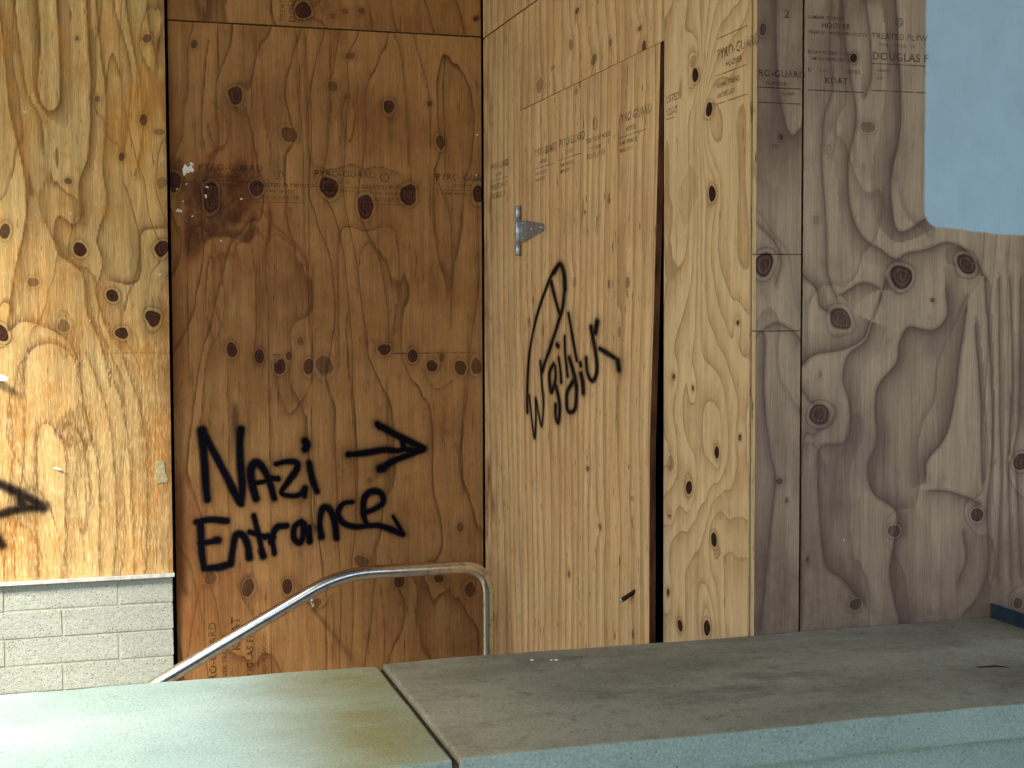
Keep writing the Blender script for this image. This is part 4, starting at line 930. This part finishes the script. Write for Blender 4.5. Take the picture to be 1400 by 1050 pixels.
link('foot_flange', tube_mesh('foot_flange', [(0, 0, 0), (0, 0, 0.008), (0, 0, 0.012)], [0.05, 0.05, 0.03], 24), M_STEEL, rail)
# bracket under the sloping part, fixed back to the sheet
bp = Vector((0.725, ry, 0.588))
link('bracket', tube_mesh('bracket', [bp - base, bp + Vector((0.01, 0.01, -0.03)) - base, bp + Vector((0.01, 0.06, -0.05)) - base, bp + Vector((0.01, YM - ry + 0.001, -0.05)) - base], 0.007, 10), M_STEEL, rail)
link('post', tube_mesh('post', [Vector((-0.60, ry, -1.095)) - base, Vector((-0.60, ry, -0.115)) - base], 0.019, 20), M_STEEL, rail)

# ------------------------------------------------------------------ parapet and its coping
def slab(name, x0, x1, y0, y1, z0, z1, mats, seed, bevel=0.006):
    rnd = random.Random(seed); N = Noise(seed)
    bm = bmesh.new(); cx, cy = (x0 + x1) / 2, (y0 + y1) / 2
    bm_box(bm, x0 - cx, x1 - cx, y0 - cy, y1 - cy, 0, z1 - z0, bevel)
    bmesh.ops.subdivide_edges(bm, edges=[e for e in bm.edges if e.calc_length() > 0.3], cuts=40, use_grid_fill=True)
    for v in bm.verts:
        v.co.z += 0.004 * float(N.f(np.array(v.co.x * 9), np.array(v.co.y * 9 + 3), 3))
        v.co.y += 0.007 * float(N.f(np.array(v.co.x * 14), np.array(v.co.z * 14 + v.co.y), 3))
    bm.normal_update()
    for f in bm.faces: f.material_index = 1 if (len(mats) > 1 and f.normal.y < -0.6) else 0
    me = bpy.data.meshes.new(name); bm.to_mesh(me); bm.free()
    return link(name, me, mats, None, (cx, cy, z0))
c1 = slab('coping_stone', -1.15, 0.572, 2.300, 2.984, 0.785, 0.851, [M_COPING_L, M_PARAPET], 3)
tag(c1, 'pale mint grey coping slab with an olive painted-in shadow edge, below the handrail', 'coping stone')
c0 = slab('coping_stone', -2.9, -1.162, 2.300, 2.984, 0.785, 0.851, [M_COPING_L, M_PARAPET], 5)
tag(c0, 'pale coping slab at the outer end of the parapet, beyond the mint grey one', 'coping stone')
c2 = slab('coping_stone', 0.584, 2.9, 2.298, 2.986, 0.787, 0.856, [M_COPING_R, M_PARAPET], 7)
tag(c2, 'brown coping slab with painted-in shade and a green grey face, below the door', 'coping stone')
pw = box('parapet_wall', -2.9, 2.9, 2.325, 2.965, -1.1, 0.781, M_PARAPET)
tag(pw, 'green grey parapet wall under the coping slabs', 'wall')
jb = box('mortar_joint', -2.85, 2.85, 2.345, 2.955, 0.781, 0.79, M_MORTAR, parent=pw)
box('mortar_joint', 0.560, 0.595, 2.306, 2.976, 0.7905, 0.8425, M_JOINT, parent=pw)

# ------------------------------------------------------------------ steel kerb on the coping
bm = bmesh.new()
pr = [(0, 0), (0, 0.036), (0.006, 0.036), (0.006, 0.006), (0.07, 0.006), (0.07, 0)]
a = [bm.verts.new((x, 0, z)) for x, z in pr]; b = [bm.verts.new((x, -0.66, z)) for x, z in pr]
for i in range(6): bm.faces.new((a[i], a[(i + 1) % 6], b[(i + 1) % 6], b[i]))
bm.faces.new(a); bm.faces.new(b); bmesh.ops.recalc_face_normals(bm, faces=bm.faces)
me = bpy.data.meshes.new('steel_kerb'); bm.to_mesh(me); bm.free()
ko = tag(link('steel_angle', me, M_BLUE, None, (2.128, 2.980, 0.8555)), 'dark blue grey steel angle lying across the brown coping against the weathered sheet', 'steel angle')

# ------------------------------------------------------------------ scraps
def scrap(name, pts, thick, mat, label, cat, group=None):
    """pts: outline points in the world, tipped away from the board"""
    ps = [Vector(q) for q in pts]; c = sum(ps, Vector()) / len(ps)
    n = (ps[1] - ps[0]).cross(ps[2] - ps[0]).normalized() * thick
    bm = bmesh.new(); a = [bm.verts.new(q - c) for q in ps]; b = [bm.verts.new(q - c + n) for q in ps]
    bm.faces.new(a); bm.faces.new(b)
    for i in range(len(ps)): bm.faces.new((a[i], a[(i + 1) % len(ps)], b[(i + 1) % len(ps)], b[i]))
    bmesh.ops.recalc_face_normals(bm, faces=bm.faces)
    me = bpy.data.meshes.new(name); bm.to_mesh(me); bm.free()
    return tag(link(name, me, mat, None, c), label, cat, group)
scrap('paper_scrap', [(-0.42, YL + 0.001, 1.425), (-0.355, YL - 0.020, 1.418), (-0.312, YL - 0.045, 1.398), (-0.318, YL - 0.046, 1.385), (-0.36, YL - 0.02, 1.386), (-0.42, YL + 0.001, 1.392)], 0.0012, M_WHITE, 'curled white paper scrap sticking out of the warm plywood above the sprayed arrow', 'paper')
scrap('paper_scrap', [(-0.172, YL + 0.0005, 1.062), (-0.16, YL - 0.004, 1.068), (-0.142, YL - 0.010, 1.062), (-0.135, YL - 0.012, 1.056), (-0.15, YL - 0.006, 1.054)], 0.001, M_WHITE, 'tiny white paper sliver on the warm plywood, right of the sprayed arrow tip', 'paper')
scrap('label_scrap', [(0.193, YL - 0.001, 1.07), (0.205, YL - 0.003, 1.078), (0.226, YL - 0.004, 1.074), (0.228, YL - 0.0035, 1.04), (0.238, YL - 0.003, 1.005), (0.234, YL - 0.001, 0.992), (0.212, YL - 0.004, 0.996), (0.198, YL - 0.002, 0.99), (0.196, YL - 0.0025, 1.03)], 0.0012, M_TORN, 'torn yellowish label remnant near the edge of the warm plywood', 'label')
for i, (x, y, s) in enumerate(((0.904, 2.906, 0.005), (0.944, 2.893, 0.0045), (0.955, 2.890, 0.0055))):
    rnd = random.Random(i); bm = bmesh.new()
    bmesh.ops.create_icosphere(bm, subdivisions=1, radius=s)
    for v in bm.verts: v.co = Vector((v.co.x * rnd.uniform(.8, 1.3), v.co.y * rnd.uniform(.7, 1.2), v.co.z * 0.45 + s * 0.35))
    me = bpy.data.meshes.new('plaster_crumb'); bm.to_mesh(me); bm.free()
    tag(link('plaster_crumb', me, M_SPLAT, None, (x, y, 0.8555)), 'tiny white plaster crumb on the brown coping slab', 'crumb', 'white crumbs on the stained coping')
tw = [(-0.03, 0.008, 0.002), (-0.01, 0.003, 0.003), (0.01, 0.002, 0.003), (0.035, -0.012, 0.002)]
tag(link('twig', tube_mesh('twig', tw, [0.0012, 0.0018, 0.0018, 0.0008], 8), M_RUST, None, (1.827, 2.553, 0.8555)), 'short dark twig lying on the brown coping slab', 'twig')
